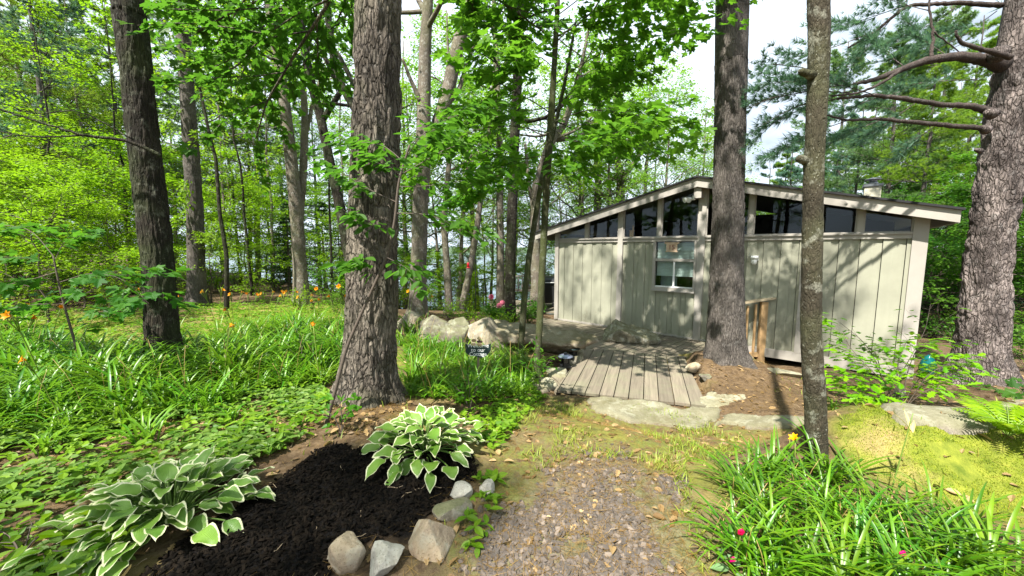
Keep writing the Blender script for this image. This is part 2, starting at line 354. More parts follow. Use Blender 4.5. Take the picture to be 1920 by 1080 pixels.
i = np.arange(ny - 1)[:, None] * nx; j = np.arange(nx - 1)[None]
mb.add(np.stack([gP[:, 0], gP[:, 1], GZ], -1), np.stack([i + j, i + j + 1, i + nx + j + 1, i + nx + j], -1).reshape(-1, 4), 0, True, moss=m_moss, mulch=m_mulch, path=m_path, grav=m_grav)
q = NT('forest_floor'); v = q.co()
n1 = q.noise(v, 1.3, 5); n2 = q.noise(v, 11, 6, .68); n3 = q.noise(v, 75, 5, .7); ce = q.vor(v, 34, 'F1', 'Color'); cd = q.vor(v, 34)
cs = q.n('SeparateColor', Color=ce).outputs[0]
soil = q.mix(q.ramp(n2, [(.3, 0), (.7, 1)]), (.05, .033, .02), (.145, .095, .05))
soil = q.mix(q.math('MULTIPLY', q.ramp(cs, [(.55, 0), (.6, 1)]), q.ramp(n1, [(.35, .25), (.6, .8)])), soil, q.mix(cs, (.10, .065, .037), (.17, .12, .072)))
path = q.mix(q.ramp(n2, [(.28, 0), (.62, 1)]), (.07, .046, .027), (.225, .16, .095))
path = q.mix(q.ramp(n3, [(.35, .55), (.62, 0)]), path, (.10, .07, .045))
path = q.mix(q.math('MULTIPLY', q.ramp(n1, [(.38, 0), (.54, .9)]), q.ramp(n2, [(.38, 0), (.52, 1)])), path, (.14, .17, .035))
c = q.mix(q.attr('path'), soil, path)
c = q.mix(q.math('MULTIPLY', q.attr('grav'), .6), c, q.mix(cs, (.07, .055, .045), (.19, .155, .125)))
mossc = q.mix(q.ramp(n2, [(.3, 0), (.66, 1)]), (.075, .11, .012), (.23, .245, .032))
mossc = q.mix(q.ramp(n1, [(.48, 0), (.62, .8)]), mossc, (.34, .235, .11))
c = q.mix(q.attr('moss'), c, mossc)
c = q.mix(q.attr('mulch'), c, q.mix(q.ramp(n3, [(.35, 0), (.75, 1)]), (.003, .0026, .0022), (.014, .011, .010)))
q.B(Base__Color=c, Roughness=.95, Normal=q.bump(q.math('ADD', n2, q.math('MULTIPLY', n3, .8)), .7, .025)); q.b.inputs['Specular IOR Level'].default_value = .15
M_GROUND = q.m
tag(mb.build('ground', M_GROUND), kind='structure')

# lake and the hills of the far shore
q = NT('lake_water'); q.B(Base__Color=(.05, .10, .13), Roughness=.08, Normal=q.bump(q.noise(q.co((.5, 1.6, 1)), 1.2, 4), .35, .25)); q.b.inputs['Specular IOR Level'].default_value = .6
mb = MB(); mb.add([(-700, 10, -6.2), (700, 10, -6.2), (700, 890, -6.2), (-700, 890, -6.2)], np.array([[0, 1, 2, 3]]))
tag(mb.build('lake', q.m), kind='structure')
mb = MB(); xs = np.linspace(-900, 900, 700); rows = []
for k, (dy, hf) in enumerate([(0, 0), (2, .45), (14, .8), (40, 1), (120, 1)]):
    h = 5 + 8 * fbm(np.stack([xs * .004, xs * 0, xs * 0], -1), 3, 2) + 3.5 * fbm(np.stack([xs * .16, xs * 0 + k, xs * 0], -1), 3, 9)
    rows.append(np.stack([xs, 640 + dy + 30 * np.sin(xs * .006), -7 + h * hf], -1))
V = np.vstack(rows); n = len(xs); i = np.arange(4)[:, None] * n; j = np.arange(n - 1)[None]
mb.add(V, np.stack([i + j, i + j + 1, i + n + j + 1, i + n + j], -1).reshape(-1, 4), 0, True)
q = NT('far_wood'); n_ = q.noise(q.co(), .25, 6, .7); q.B(Base__Color=q.mix(n_, (.05, .09, .06), (.12, .17, .09)), Roughness=1.0, Normal=q.bump(n_, 1, 4))
tag(mb.build('hills', q.m), kind='structure')

# ------------------------------------------------------------------ the cabin
M_SIDE = paintmat('sage_paint', (.305, .302, .228), .7, .14, True, ZB); M_TRIM = paintmat('taupe_trim_paint', (.345, .318, .28), .6, .10); M_SHIN = plain('black_shingle', (.018, .018, .02), .95, 0, .4, 60)
q = NT('window_glass'); fr = q.n('Fresnel', IOR=1.5).outputs[0]
ms = q.n('MixShader', i0=q.math('MULTIPLY', fr, .45), i1=q.n('BsdfTransparent', Color=(.85, .9, .88)).outputs[0], i2=q.n('BsdfGlossy', Color=(.9, .95, 1), Roughness=.01).outputs[0])
q.t.links.new(ms.outputs[0], q.out.inputs[0]); M_GLASS = q.m
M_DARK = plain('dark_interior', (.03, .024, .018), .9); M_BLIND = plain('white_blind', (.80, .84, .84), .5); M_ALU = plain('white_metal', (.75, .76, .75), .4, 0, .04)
cabin = thing('cabin', 'low sage green cabin with a shallow gable roof and dark clerestory windows', 'cabin', hp(HL / 2, 0, 0) * np.array([1, 1, 1]))
cabin_inv = -hp(HL / 2, 0, 0)
def part(mb, name, m, par=cabin):
    o = mb.build(name, m); o.parent = par
    top = par
    if par is cabin: o.location = cabin_inv
    return o
def hbox(mb, u0, u1, v0, v1, z0, z1, mi=0):
    V = np.array([hp(u, v, z) for u in (u0, u1) for v in (v0, v1) for z in (z0, z1)])
    mb.add(V, np.array([[0, 1, 3, 2], [4, 6, 7, 5], [0, 4, 5, 1], [2, 3, 7, 6], [0, 2, 6, 4], [1, 5, 7, 3]]), mi)
UM = HL * .520; DEP = 8.0
apex = aty(1300, 333, hp(UM, .25, 0)[1])[2] - ZB; eave = 2.50
SL = (apex - eave) / (HL / 2 + .55)
def rz_(u): return apex - SL * abs(u - UM)
BEAM = 2.19
posts = [(0, .12), (HL * .262, .13), (UM, .15), (HL * .776, .15), (HL - .18, .18)]    # (left edge, width)
# siding: recessed boards behind, wide boards in front, from skirt to beam
for a, b, wname in [(0, 1, 'w')]:
    mb = MB()
    win = (HL * .388, UM - .005, 1.10, BEAM)                        # the low window opening
    def board(u0, u1, v0, v1):
        if u1 <= win[0] or u0 >= win[1]: hbox(mb, u0, u1, v0, v1, 0, BEAM)
        else:
            if u0 < win[0]: hbox(mb, u0, win[0], v0, v1, 0, BEAM); u0 = win[0]
            if u1 > win[1]: hbox(mb, win[1], u1, v0, v1, 0, BEAM); u1 = win[1]
            hbox(mb, u0, u1, v0, v1, 0, win[2])
    hb = [0, win[0], win[1], HL]
    rg = np.random.default_rng(3); u = .128; per = .285
    while u < HL - .16:                                             # wide board in front, narrow board set back, open dark joint
        board(u, min(HL - .05, u + .168), -.040, -.008 + rg.normal(0, .001)); board(u + .166, min(HL - .05, u + per - .009), -.062, -.028 + rg.normal(0, .001)); u += per
    part(mb, 'wall', M_SIDE)
mb = MB()                                                            # side and back walls, floor
hbox(mb, -.01, .03, -DEP, -.061, 0, 2.45); hbox(mb, HL - .03, HL + .01, -DEP, -.061, 0, 2.45); hbox(mb, -.01, HL + .01, -DEP - .05, -DEP, 0, 3.3)
part(mb, 'wall', M_SIDE)
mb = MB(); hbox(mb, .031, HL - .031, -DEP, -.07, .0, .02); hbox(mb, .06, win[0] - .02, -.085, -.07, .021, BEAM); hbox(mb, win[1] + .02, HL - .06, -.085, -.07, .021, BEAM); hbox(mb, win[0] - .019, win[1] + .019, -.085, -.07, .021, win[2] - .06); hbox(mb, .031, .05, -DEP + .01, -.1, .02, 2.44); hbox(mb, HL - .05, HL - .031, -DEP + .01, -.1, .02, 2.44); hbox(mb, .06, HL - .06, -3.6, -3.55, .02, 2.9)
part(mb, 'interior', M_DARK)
for u, w in posts:
    mb = MB(); hbox(mb, u, u + w, -.08, .035, -.0 if u > .1 else -.0, (rz_(u + w / 2) - .1)); part(mb, 'post', M_TRIM)
for (ua, wa), (ub, wb) in zip(posts[:-1], posts[1:]):
    mb = MB(); hbox(mb, ua + wa, ub, -.05, .022, BEAM, BEAM + .10); hbox(mb, ua + wa, ub, .02, .055, BEAM + .075, BEAM + .10); part(mb, 'beam', M_TRIM)
mb = MB(); hbox(mb, UM - .35, HL + .01, -.055, .03, -.17, .0); part(mb, 'skirt_board', M_TRIM)
mb = MB(); hbox(mb, -.01, UM - .35, -.03, .012, -.03, .015); part(mb, 'skirt_board', M_TRIM)
# clerestory windows, two to a bay
for k, ((ua, wa), (ub, wb)) in enumerate(zip(posts[:-1], posts[1:])):
    mid = (ua + wa + ub) / 2 + (.02 if k == 1 else -.01)
    for a, b in ((ua + wa, mid - .04), (mid + .04, ub)):
        f = MB(); hbox(f, a, a + .025, -.05, .005, BEAM + .10, rz_(a) - .13); hbox(f, b - .025, b, -.05, .005, BEAM + .10, rz_(b) - .13); hbox(f, a + .025, b - .025, -.05, .0, BEAM + .1, BEAM + .125)
        w = part(f, 'window', M_TRIM)
        g = MB(); pp = [hp(a + .025, -.03, BEAM + .125), hp(b - .025, -.03, BEAM + .125), hp(b - .025, -.03, rz_(b) - .12), hp(a + .025, -.03, rz_(a) - .12)]
        g.prism(pp, (0, 0, 0), -HN * .006); g.build('pane', M_GLASS, w)
    mb = MB(); hbox(mb, mid - .04, mid + .04, -.07, .03, BEAM + .101, rz_(mid) - .1); part(mb, 'mullion', M_TRIM)
# low window with fixed top light, two sliding sashes and a blind
u0, u1, z0, z1 = win; f = MB()
for a in ((u0 - .015, u0 + .045, z0 - .05, z1 - .005), (u1 - .05, u1 - .002, z0 - .05, z1 - .005)): hbox(f, a[0], a[1], -.055, .04, a[2], a[3])
hbox(f, u0 - .03, u1 - .003, -.05, .075, z0 - .075, z0 - .0505); hbox(f, u0 + .045, u1 - .05, -.05, .03, z0 - .05, z0 + .02); hbox(f, u0 + .045, u1 - .05, -.05, .035, z1 - .46, z1 - .40)
lw = part(f, 'window', M_TRIM); lw['label'] = 'low sliding window with half drawn blind'
um = u0 + (u1 - u0) * .5
f = MB(); hbox(f, um - .02, um + .02, -.045, .012, z0 + .02, z1 - .46); hbox(f, u0 + .045, um - .02, -.03, .0, z0 + .02, z0 + .05); hbox(f, um + .02, u1 - .05, -.04, -.01, z0 + .02, z0 + .045); f.build('sash', M_ALU, lw)
for a, b, c, d in ((u0 + .045, um - .02, z0 + .05, z1 - .46), (um + .02, u1 - .05, z0 + .045, z1 - .46), (u0 + .045, u1 - .05, z1 - .40, z1 - .005)):
    g = MB(); g.prism([hp(a, -.02, c), hp(b, -.02, c), hp(b, -.02, d), hp(a, -.02, d)], (0, 0, 0), -HN * .005); g.build('pane', M_GLASS, lw)
f = MB()
for z in np.arange(z0 + .30, z1 - .02, .034):
    c = hp((u0 + u1) / 2, -.085, z); rot = np.stack([HD, unit(HN * .5 + np.array([0, 0, -.87])), np.cross(HD, unit(HN * .5 + np.array([0, 0, -.87])))], 1); f.box(c, (u1 - u0 - .12, .034, .0015), rot)
f.build('blind', M_BLIND, lw)
mb = MB(); c1 = M_BLIND; hbox(mb, u0 + .08, um - .02, -.35, -.33, z0 + .02, z0 + .42); mb.build('curtain', plain('grey_curtain', (.5, .53, .56), .8, 0, .3, 6), lw)
# roof, rake fascias, ridge beam
OV, EV = .28, .52
def slope_slab(u0, u1, v0, v1, t0, t1):                              # slab between offsets t0, t1 below the roof line
    P = [hp(u0, v1, rz_(u0) - t0), hp(u1, v1, rz_(u1) - t0), hp(u1, v1, rz_(u1) - t1), hp(u0, v1, rz_(u0) - t1)]
    m = MB(); m.prism(P, (0, 0, 0), -HN * (v1 - v0)); return m
ul, ur = -EV, HL + .27
m1 = slope_slab(ul - .03, UM, -DEP - .3, OV + .05, -.035, .0); m2 = slope_slab(UM, ur + .03, -DEP - .3, OV + .05, -.035, .0)
m1.F += [(f + m1.n, a, b) for f, a, b in m2.F]; m1.V += m2.V; m1.n += m2.n
roof = part(m1, 'roof', M_SHIN)
m1 = slope_slab(ul, UM, -DEP, OV - .04, .002, .05); m2 = slope_slab(UM, ur, -DEP, OV - .04, .002, .05)
m1.F += [(f + m1.n, a, b) for f, a, b in m2.F]; m1.V += m2.V; m1.n += m2.n
part(m1, 'soffit', paintmat('soffit_paint', (.34, .31, .27), .7))
part(slope_slab(ul, UM, OV - .038, OV, .002, .19), 'fascia', M_TRIM); part(slope_slab(UM, ur, OV - .038, OV, .002, .19), 'fascia', M_TRIM)
for uu in (ul + .02, ur - .02):
    m = MB(); hbox(m, uu - .02, uu + .02, -DEP, OV - .04, rz_(uu) - .20, rz_(uu) - .052); part(m, 'gutter_board', M_TRIM)
m = MB(); hbox(m, UM - .075, UM + .075, -DEP, .22, apex - .42, apex - .15); part(m, 'ridge_beam', M_TRIM)
# crawl space piers
M_PIER = rockmat('pier_block', (.22, .21, .2), (.33, .32, .3), 0, .1)
for uu in (HL - .35, HL - 2.6):
    m = MB(); hbox(m, uu, uu + .3, -.4, -.1, -.65, -.171); part(m, 'foundation_pier', M_PIER)
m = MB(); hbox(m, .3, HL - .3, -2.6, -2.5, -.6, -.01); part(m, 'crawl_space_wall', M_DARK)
# chimney
cu, cv = HL * .915, -1.75; m = MB()
hbox(m, cu - .125, cu + .125, cv - .14, cv + .14, rz_(cu) - .1, rz_(cu) + .46)
ch = m.build('chimney', paintmat('chimney_siding', (.55, .52, .40), .7)); ch.parent = roof
m = MB(); hbox(m, cu - .15, cu + .15, cv - .165, cv + .165, rz_(cu) + .46, rz_(cu) + .51)
cc = hp(cu, cv, rz_(cu) + .51); m.lathe([(.08, 0), (.08, .04), (.06, .05), (.06, .09), (.14, .095), (.12, .115), (.02, .14)], cc, 16); m.build('chimney_cap', plain('grey_metal', (.22, .23, .25), .4, .7), ch)

# wall lamp, security light, house number, block behind the glass
wl = thing('wall_lamp', 'small round white jar lamp on the cabin wall right of the broad pine trunk', 'lamp', hp(HL * .672, 0, 1.83))
m = MB(); c = np.zeros(3); m.box(HN * .01, (.12, .12, .10), np.stack([HD, HN, [0, 0, 1]], 1)); m.build('mount', M_ALU, wl)
m = MB(); m.lathe([(.055, .05), (.07, .02), (.07, 0), (.045, -.02)], HN * .10, 16); m.build('lamp_cap', M_ALU, wl)
m = MB(); m.lathe([(.042, -.02), (.05, -.04), (.048, -.10), (.03, -.13)], HN * .10, 14); m.build('lamp_glass', plain('frosted_glass', (.7, .7, .66), .2), wl)
sl = thing('security_light', 'white twin floodlight under the roof peak beside the ridge beam', 'floodlight', hp(UM - .10, .10, apex - .40))
m = MB(); m.box((0, 0, 0), (.05, .09, .09), np.stack([HD, HN, [0, 0, 1]], 1)); m.build('mount', M_ALU, sl)
for k in (0, 1):
    a = unit(-HD * (.8 if k else .3) + HN * .8 + np.array([0, 0, -.45])); m = MB(); st = -HD * (.05 + .05 * k); m.tube([st, st + a * .03, st + a * .12], [.02, .045, .06], 12); m.build('lamp_head', M_ALU, sl)
sg = thing('house_number_sign', 'small wooden plaque reading 15 above the low window', 'sign', hp(HL * .388 + .42, .06, BEAM - .14))
m = MB(); rot = np.stack([HD, HN, [0, 0, 1]], 1)
m.box((0, 0, 0), (.24, .02, .18), rot); m.box((0, 0, .10), (.32, .035, .035), rot); m.box((0, 0, -.095), (.27, .025, .02), rot); m.build('board', woodmat('pale_plaque_wood', (.45, .30, .20), (.62, .46, .33), (1, .3, 1)), sg)
def text(s, size, m, par, loc, X, Zup, thick=.002, name='lettering'):
    cu_ = bpy.data.curves.new('t', 'FONT'); cu_.body = s; cu_.size = size; cu_.align_x = 'CENTER'; cu_.align_y = 'CENTER'; cu_.extrude = thick; cu_.space_line = .8
    to = bpy.data.objects.new('t', cu_); COL.objects.link(to); dg = bpy.context.evaluated_depsgraph_get(); me = bpy.data.meshes.new_from_object(to.evaluated_get(dg)); bpy.data.objects.remove(to)
    V = np.zeros(len(me.vertices) * 3); me.vertices.foreach_get('co', V); V = V.reshape(-1, 3); Y_ = np.cross(np.asarray(Zup), np.asarray(X))
    V = V[:, :1] * np.asarray(X) + V[:, 1:2] * np.asarray(Zup) - V[:, 2:] * Y_ + np.asarray(loc); me.vertices.foreach_set('co', V.ravel().astype(np.float32)); me.materials.clear(); me.materials.append(m); me.update()
    return obj(name, me, par)
M_RED = plain('red_brown_paint', (.16, .03, .02), .6)
text('15', .15, M_RED, sg, HN * .014, HD, np.array([0, 0, 1.0]))
bl = thing('wooden_figure', 'small wooden lantern standing behind the clerestory glass left of the window mullion', 'ornament', hp(HL * .305, -.09, BEAM + .126))
m = MB(); M_HONEY = plain('honey_wood', (.5, .25, .08), .6); m.box((0, 0, .07), (.09, .05, .14), rot); m.box((0, 0, .15), (.12, .06, .02), rot); m.build('lantern_body', M_HONEY, bl); m = MB(); m.box(np.array([0, 0, .22]) + HD * .03, (.03, .03, .12), rot); m.build('finial', M_HONEY, bl)

# ------------------------------------------------------------------ boardwalk deck
M_DECK = woodmat('weathered_deck', (.12, .10, .072), (.245, .205, .148), (1, 1, 1), .85, .35)
def deck_section(name, poly, direction, w, gap, rg, label):
    d = unit(np.array([direction[0], direction[1]])); nrm = np.array([-d[1], d[0]]); P = np.asarray(poly)[:, :2]; s = P @ nrm
    root = thing(name, label, 'deck', (*P.mean(0), DZ)); q0 = s.min(); k = 0
    while q0 < s.max() - .03:
        lo, hi = q0 + gap / 2, min(q0 + w - gap / 2, s.max())
        def clip(pts, c, sign):
            out = []
            for a, b in zip(pts, pts[1:] + pts[:1]):
                da, db = sign * (a @ nrm - c), sign * (b @ nrm - c)
                if da >= 0: out.append(a)
                if da * db < 0: out.append(a + (b - a) * da / (da - db))
            return out
        pts = clip([p for p in P], lo, 1); pts = clip(pts, hi, -1) if pts else pts
        if len(pts) >= 3:
            b = MB(); dz = rg.normal(0, .0015); top = [np.array([*(p - P.mean(0)), dz]) for p in pts]
            ar = sum(a[0] * c_[1] - a[1] * c_[0] for a, c_ in zip(top, top[1:] + top[:1]))
            if ar < 0: top = top[::-1]
            # local frame so that the grain runs along the board
            ang = math.atan2(d[1], d[0]); Rm = rotz(-ang); t2 = [Rm @ t for t in top]
            b.prism([t - np.array([0, 0, .036]) for t in t2], (0, 0, 0), (0, 0, .036)); 
            b.A = {'tint': [np.full(b.n, rg.random())]}
            o = b.build('plank', M_DECK, root); o.rotation_euler = (0, 0, ang)
        q0 += w; k += 1
    return root
M_DECK.node_tree.nodes  # grain runs along local x
for nd in M_DECK.node_tree.nodes:
    if nd.type == 'MAPPING' and tuple(nd.inputs['Scale'].default_value) == (1, 1, 1) and nd.outputs[0].links and any(l.to_node.type == 'TEX_NOISE' and abs(l.to_node.inputs['Scale'].default_value - 26) < .1 for l in nd.outputs[0].links): nd.inputs['Scale'].default_value = (.05, 1, 1)
rg = np.random.default_rng(11)
fl, fr_, br, bl_ = [atz(a, b, DZ)[:2] for a, b in ((1040, 731), (1326, 761), (1283, 670), (1099, 653))]
deck1 = deck_section('front_deck', [fl, fr_, br, bl_], (np.array(br) + bl_ - fl - fr_), .197, .013, rg, 'weathered front ramp of the boardwalk with boards running towards the cabin')
off = unit(np.append(br - bl_, 0))[:2]; nn = np.array([-off[1], off[0]]); 
c1 = bl_ + nn * .008 - off * .1; c2 = br + nn * .008 + off * .35
w1 = hp(HL * .66, .03, 0)[:2]; w0 = hp(-.0, .03, 0)[:2]; w00 = hp(-1.6, .03, 0)[:2]; c0 = atz(1000, 606, DZ)[:2]; c00 = atz(990, 585, DZ)[:2]; cm = atz(1062, 640, DZ)[:2]
deck2 = deck_section('back_deck', [c1, c2, hp(HL * .70, .9, 0)[:2], w1, w0, w00, c00, cm], atz(1228, 605, DZ)[:2] - atz(1098, 645, DZ)[:2], .15, .016, rg, 'weathered deck along the cabin wall with boards laid slantwise')
m = MB()
for a, b in ((fl, bl_), (fr_, br), ((fl + fr_) / 2, (br + bl_) / 2)):
    d = unit(np.append(b - a, 0)); cxy = (a + b) / 2; m.box((*(cxy - np.asarray(deck1.location)[:2]), -.078), (np.linalg.norm(b - a) - .1, .04, .08), np.stack([d, [-d[1], d[0], 0], [0, 0, 1]], 1))
m.build('joist', M_DECK, deck1)
# short handrail beside the pine
M_CEDAR = woodmat('honey_lumber', (.34, .20, .09), (.52, .34, .16), (1, 1, .06), .75, .1)
ra = G(1425, 682); rb = hp(HL * .655, .3, 0); rb[2] = DZ
hr = thing('handrail', 'short honey coloured wooden handrail beside the broad pine trunk', 'railing', (ra[0], ra[1], ra[2]))
dv = unit(np.array([rb[0] - ra[0], rb[1] - ra[1], 0])); Lr = .95; top = DZ + 1.02 - ra[2]; rr = np.stack([dv, np.cross([0, 0, 1], dv), [0, 0, 1]], 1)
m = MB(); m.box((0, 0, top / 2 - .02), (.13, .06, top - .04), rr); m.build('post', M_CEDAR, hr)
m = MB(); m.box(dv * Lr + np.array([0, 0, top / 2 - .05]), (.09, .09, top - .22), rr); m.build('post', M_CEDAR, hr)
for k, t in enumerate((.16, .32, .48, .64, .80)):
    m = MB(); m.box(dv * t + np.array([0, 0, top / 2 + .02 - .085 * t]) , (.035, .035, top - .16 - .17 * t), rr); m.build('baluster', M_CEDAR, hr)
_cx = unit(dv + np.array([0, 0, -.17])); _rc = np.stack([_cx, rr[:, 1], np.cross(_cx, rr[:, 1])], 1)
m = MB(); m.box(dv * (Lr / 2 - .06) + np.array([0, 0, top - .055]), (Lr + .25, .15, .036), _rc); m.build('rail_cap', woodmat('pale_cap', (.42, .32, .2), (.58, .47, .32), (.06, 1, 1)), hr)
m = MB(); m.box(dv * (Lr / 2) + np.array([0, 0, .2]) , (Lr - .09, .04, .09), rr); m.build('rail', M_CEDAR, hr)
# ------------------------------------------------------------------ growing things: shared builders
DIAM_V = [(0, 0, 0), (.30, .42, .07), (0, 1, -.05), (-.30, .42, .07)]; DIAM_F = [[0, 1, 2], [0, 2, 3]]
def mirrored(half, fold=.22, droop=.12):
    h = [(x, y, abs(x) * fold - droop * max(0, y) ** 2 - .35 * max(0, abs(x) - .3) ** 2) for x, y in half]
    n = len(h); V = h + [(-x, y, z) for x, y, z in h[1:-1]]
    return V, [list(range(n)), [0] + [n - 1] + [n + k for k in range(n - 2)][::-1]]
MAPLE_V, MAPLE_F = mirrored([(0, 0), (.10, -.07), (.38, -.10), (.29, .08), (.40, .20), (.64, .36), (.52, .44), (.54, .57), (.34, .52), (.19, .48), (.25, .72), (.13, .76), (0, 1.05)])
OVATE_V, OVATE_F = mirrored([(0, 0), (.14, .10), (.25, .30), (.27, .5), (.18, .75), (0, 1.03)])
OAK_V, OAK_F = mirrored([(0, 0), (.05, .12), (.19, .22), (.10, .33), (.27, .47), (.14, .56), (.30, .74), (.14, .80), (.13, .94), (0, 1)])

def leaves_at(mb, rg, pos, dr, m, size, tv, tf, spread=.05, flat=.32, droop=.25, up=(0, 0, 1.0), tilt=None):
    pos = np.repeat(np.asarray(pos), m, 0); dr = np.repeat(np.asarray(dr), m, 0); N = len(pos)
    if N == 0: return
    a = rg.uniform(-1.25, 1.25, N); c, s = np.cos(a), np.sin(a)
    ax = np.stack([dr[:, 0] * c - dr[:, 1] * s, dr[:, 0] * s + dr[:, 1] * c, dr[:, 2] * .3 - droop + rg.normal(0, .22, N)], -1)
    nm = np.asarray(up) + rg.normal(0, flat, (N, 3)); 
    if tilt is not None: nm = nm + np.asarray(tilt)
    sc = size * rg.uniform(.65, 1.2, N)
    mb.scatter(tv, tf, frames(ax, nm, sc), pos + rg.normal(0, spread, (N, 3)) * (1, 1, .7), 0, False, tint=np.clip(rg.normal(.5, .28, N), 0, 1))

class Grow:
    def __init__(s, rg, mx=2, nc=(7, 5), ratio=.5, wig=.16, up=(.06, .02, .0), flat=(1, .6, .45), ls=.14, ang=(.6, 1.15)):
        s.rg = rg; s.mx = mx; s.nc = nc; s.ratio = ratio; s.wig = wig; s.up = up; s.flat = flat; s.ls = ls; s.ang = ang; s.wood = MB(); s.P = []; s.D = []
    def br(s, p, d, L, r, lvl=0, n=6):
        rg = s.rg; p = np.asarray(p, float); d = unit(np.asarray(d, float)); pts = [p]; ds = [d]
        for i in range(n):
            d = d + rg.normal(0, s.wig, 3) + np.array([0, 0, s.up[min(lvl, len(s.up) - 1)]]); d = unit(d * np.array([1, 1, s.flat[min(lvl, len(s.flat) - 1)] if i == 0 else 1])); p = p + d * L / n; pts.append(p); ds.append(d)
        pts = np.array(pts); s.follow(pts, np.array(ds), L, r, lvl)
    def follow(s, pts, ds, L, r, lvl, r2=None):
        rg = s.rg; n = len(pts) - 1
        s.wood.tube(pts, np.linspace(r, r2 if r2 is not None else r * .35, n + 1), 7 if r > .04 else (5 if r > .012 else 3), 0, None, False)
        if lvl >= s.mx:
            k = max(2, int(L / s.ls)); t = np.linspace(.15, 1, k) * n; i = np.minimum(t.astype(int), n - 1); f = (t - i)[:, None]
            s.P.append(pts[i] * (1 - f) + pts[i + 1] * f); s.D.append(ds[i])
        else:
            nc = s.nc[lvl]; sg = 1
            for k in range(nc):
                t = (.22 + .78 * (k + rg.random()) / nc); x = t * n; i = min(int(x), n - 1); f = x - i; b = pts[i] * (1 - f) + pts[i + 1] * f; d = ds[i]
                a = rg.uniform(*s.ang) * sg; sg = -sg; h = np.array([d[0] * math.cos(a) - d[1] * math.sin(a), d[0] * math.sin(a) + d[1] * math.cos(a), d[2] + rg.normal(0, .18)])
                s.br(b, h, L * s.ratio * (1.2 - .55 * t), r * (1 - .6 * t) * .55, lvl + 1, 4)
    def done(s): return (np.vstack(s.P), np.vstack(s.D)) if s.P else (np.zeros((0, 3)), np.zeros((0, 3)))

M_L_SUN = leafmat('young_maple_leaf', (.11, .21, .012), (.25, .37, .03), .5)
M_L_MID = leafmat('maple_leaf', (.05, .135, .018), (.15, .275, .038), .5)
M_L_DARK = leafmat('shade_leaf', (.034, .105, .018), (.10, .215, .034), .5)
M_L_FAR = leafmat('oak_canopy_leaf', (.08, .18, .03), (.20, .33, .055), .5)
M_NEEDLE = leafmat('white_pine_needle', (.08, .15, .065), (.19, .28, .11), .42, .5)
M_NEEDLE_B = leafmat('blue_pine_needle', (.07, .145, .115), (.16, .26, .19), .42, .5)
M_NEEDLE_Y = leafmat('sunny_pine_needle', (.13, .22, .035), (.27, .36, .06), .45, .5)
M_FIR = leafmat('fir_needle', (.018, .05, .02), (.055, .11, .03), .2, .55)
M_TWIG = plain('twig_bark', (.085, .065, .05), .9, 0, .4, 40)
M_BARK_D = barkmat('dark_maple_bark', (.007, .006, .005), (.042, .034, .024), 1.3, .16, (.28, .29, .22), .22, (.045, .06, .02), .5, .8, .5)
M_BARK_E = barkmat('furrowed_grey_bark', (.020, .016, .012), (.235, .198, .16), 1.15, .30, (.42, .40, .36), .10, (.07, .075, .035), .35, 1.0, .9, 1.0, .6)
M_BARK_L = barkmat('grey_pine_bark', (.028, .024, .021), (.175, .152, .134), 1.9, .16, (.36, .35, .33), .12, (.08, .08, .05), .0, .8, .55)
M_BARK_N = barkmat('plated_pine_bark', (.027, .021, .019), (.29, .24, .22), 1.25, .30, (.5, .48, .46), .12, (.08, .07, .05), .0, 1.0, .6, 1.0, .75)  # large dark noise patches painted in for this trunk's shadow contrast
M_BARK_M = barkmat('mottled_smooth_bark', (.013, .011, .007), (.072, .06, .04), 2.2, .3, (.36, .36, .29), .38, (.10, .11, .05), .35, .5, .25, 1.4)
M_BARK_G = barkmat('pale_grey_bark', (.05, .042, .033), (.225, .19, .15), 1.5, .25, (.5, .5, .46), .3, (.16, .18, .06), .25, .6, .35)
M_BARK_S = barkmat('green_sapling_bark', (.018, .02, .010), (.07, .07, .035), 3, .3, (.3, .32, .25), .2, (.09, .11, .03), .5, .4, .2, 1.4)

# ---- background kinds, each built once and copied
def tree_kind(wood, wm, leaves, lm, extra=None):
    root = thing('tree', 'x', 'tree'); wood.build('trunk', wm, root)
    if leaves is not None and leaves.n: leaves.build('crown', lm, root)
    return root
def taper(H, r, rg, lean=.03, n=14, kink=.05):
    z = np.linspace(-.4, H, n); x = np.cumsum(rg.normal(0, kink, n)); y = np.cumsum(rg.normal(0, kink, n)); x -= x[0]; y -= y[0]
    P = np.stack([x + lean * z * rg.normal(), y + lean * z * rg.normal(), z], -1)
    R = r * (1 - .88 * np.clip(z, 0, H) / H) * (1 + .45 * np.exp(-np.clip(z, 0, 9) / .22)); return P, R
def at_z(P, z): return np.array([np.interp(z, P[:, 2], P[:, 0]), np.interp(z, P[:, 2], P[:, 1]), z])
def k_broad(seed, H, r, z0, nl, L, lm, wm, size=.155, m=5, nc=(6, 5), leafn=None, spread=.12, ls=.17, up=(.10, .03, 0)):
    rg = np.random.default_rng(seed); P, R = taper(H, r, rg); g = Grow(rg, 2, nc, .5, .17, up, ls=ls)
    g.wood.tube(P, R, 10)
    for k in range(nl):
        z = z0 + (H - z0) * ((k + rg.random() * .8) / nl) ** .9; a = k * 2.4 + rg.normal(0, .4); e = .12 + .75 * (z - z0) / (H - z0)
        l = L * (1.12 - .75 * ((z - z0) / (H - z0)) ** 1.4) * rg.uniform(.7, 1.15)
        g.br(at_z(P, z), (math.cos(a), math.sin(a), e), l, max(.012, r * (1 - z / H) * .55), 0)
    p, d = g.done(); lv = MB(); leaves_at(lv, rg, p, d, m, size, DIAM_V, DIAM_F, spread)
    return tree_kind(g.wood, wm, lv, lm)
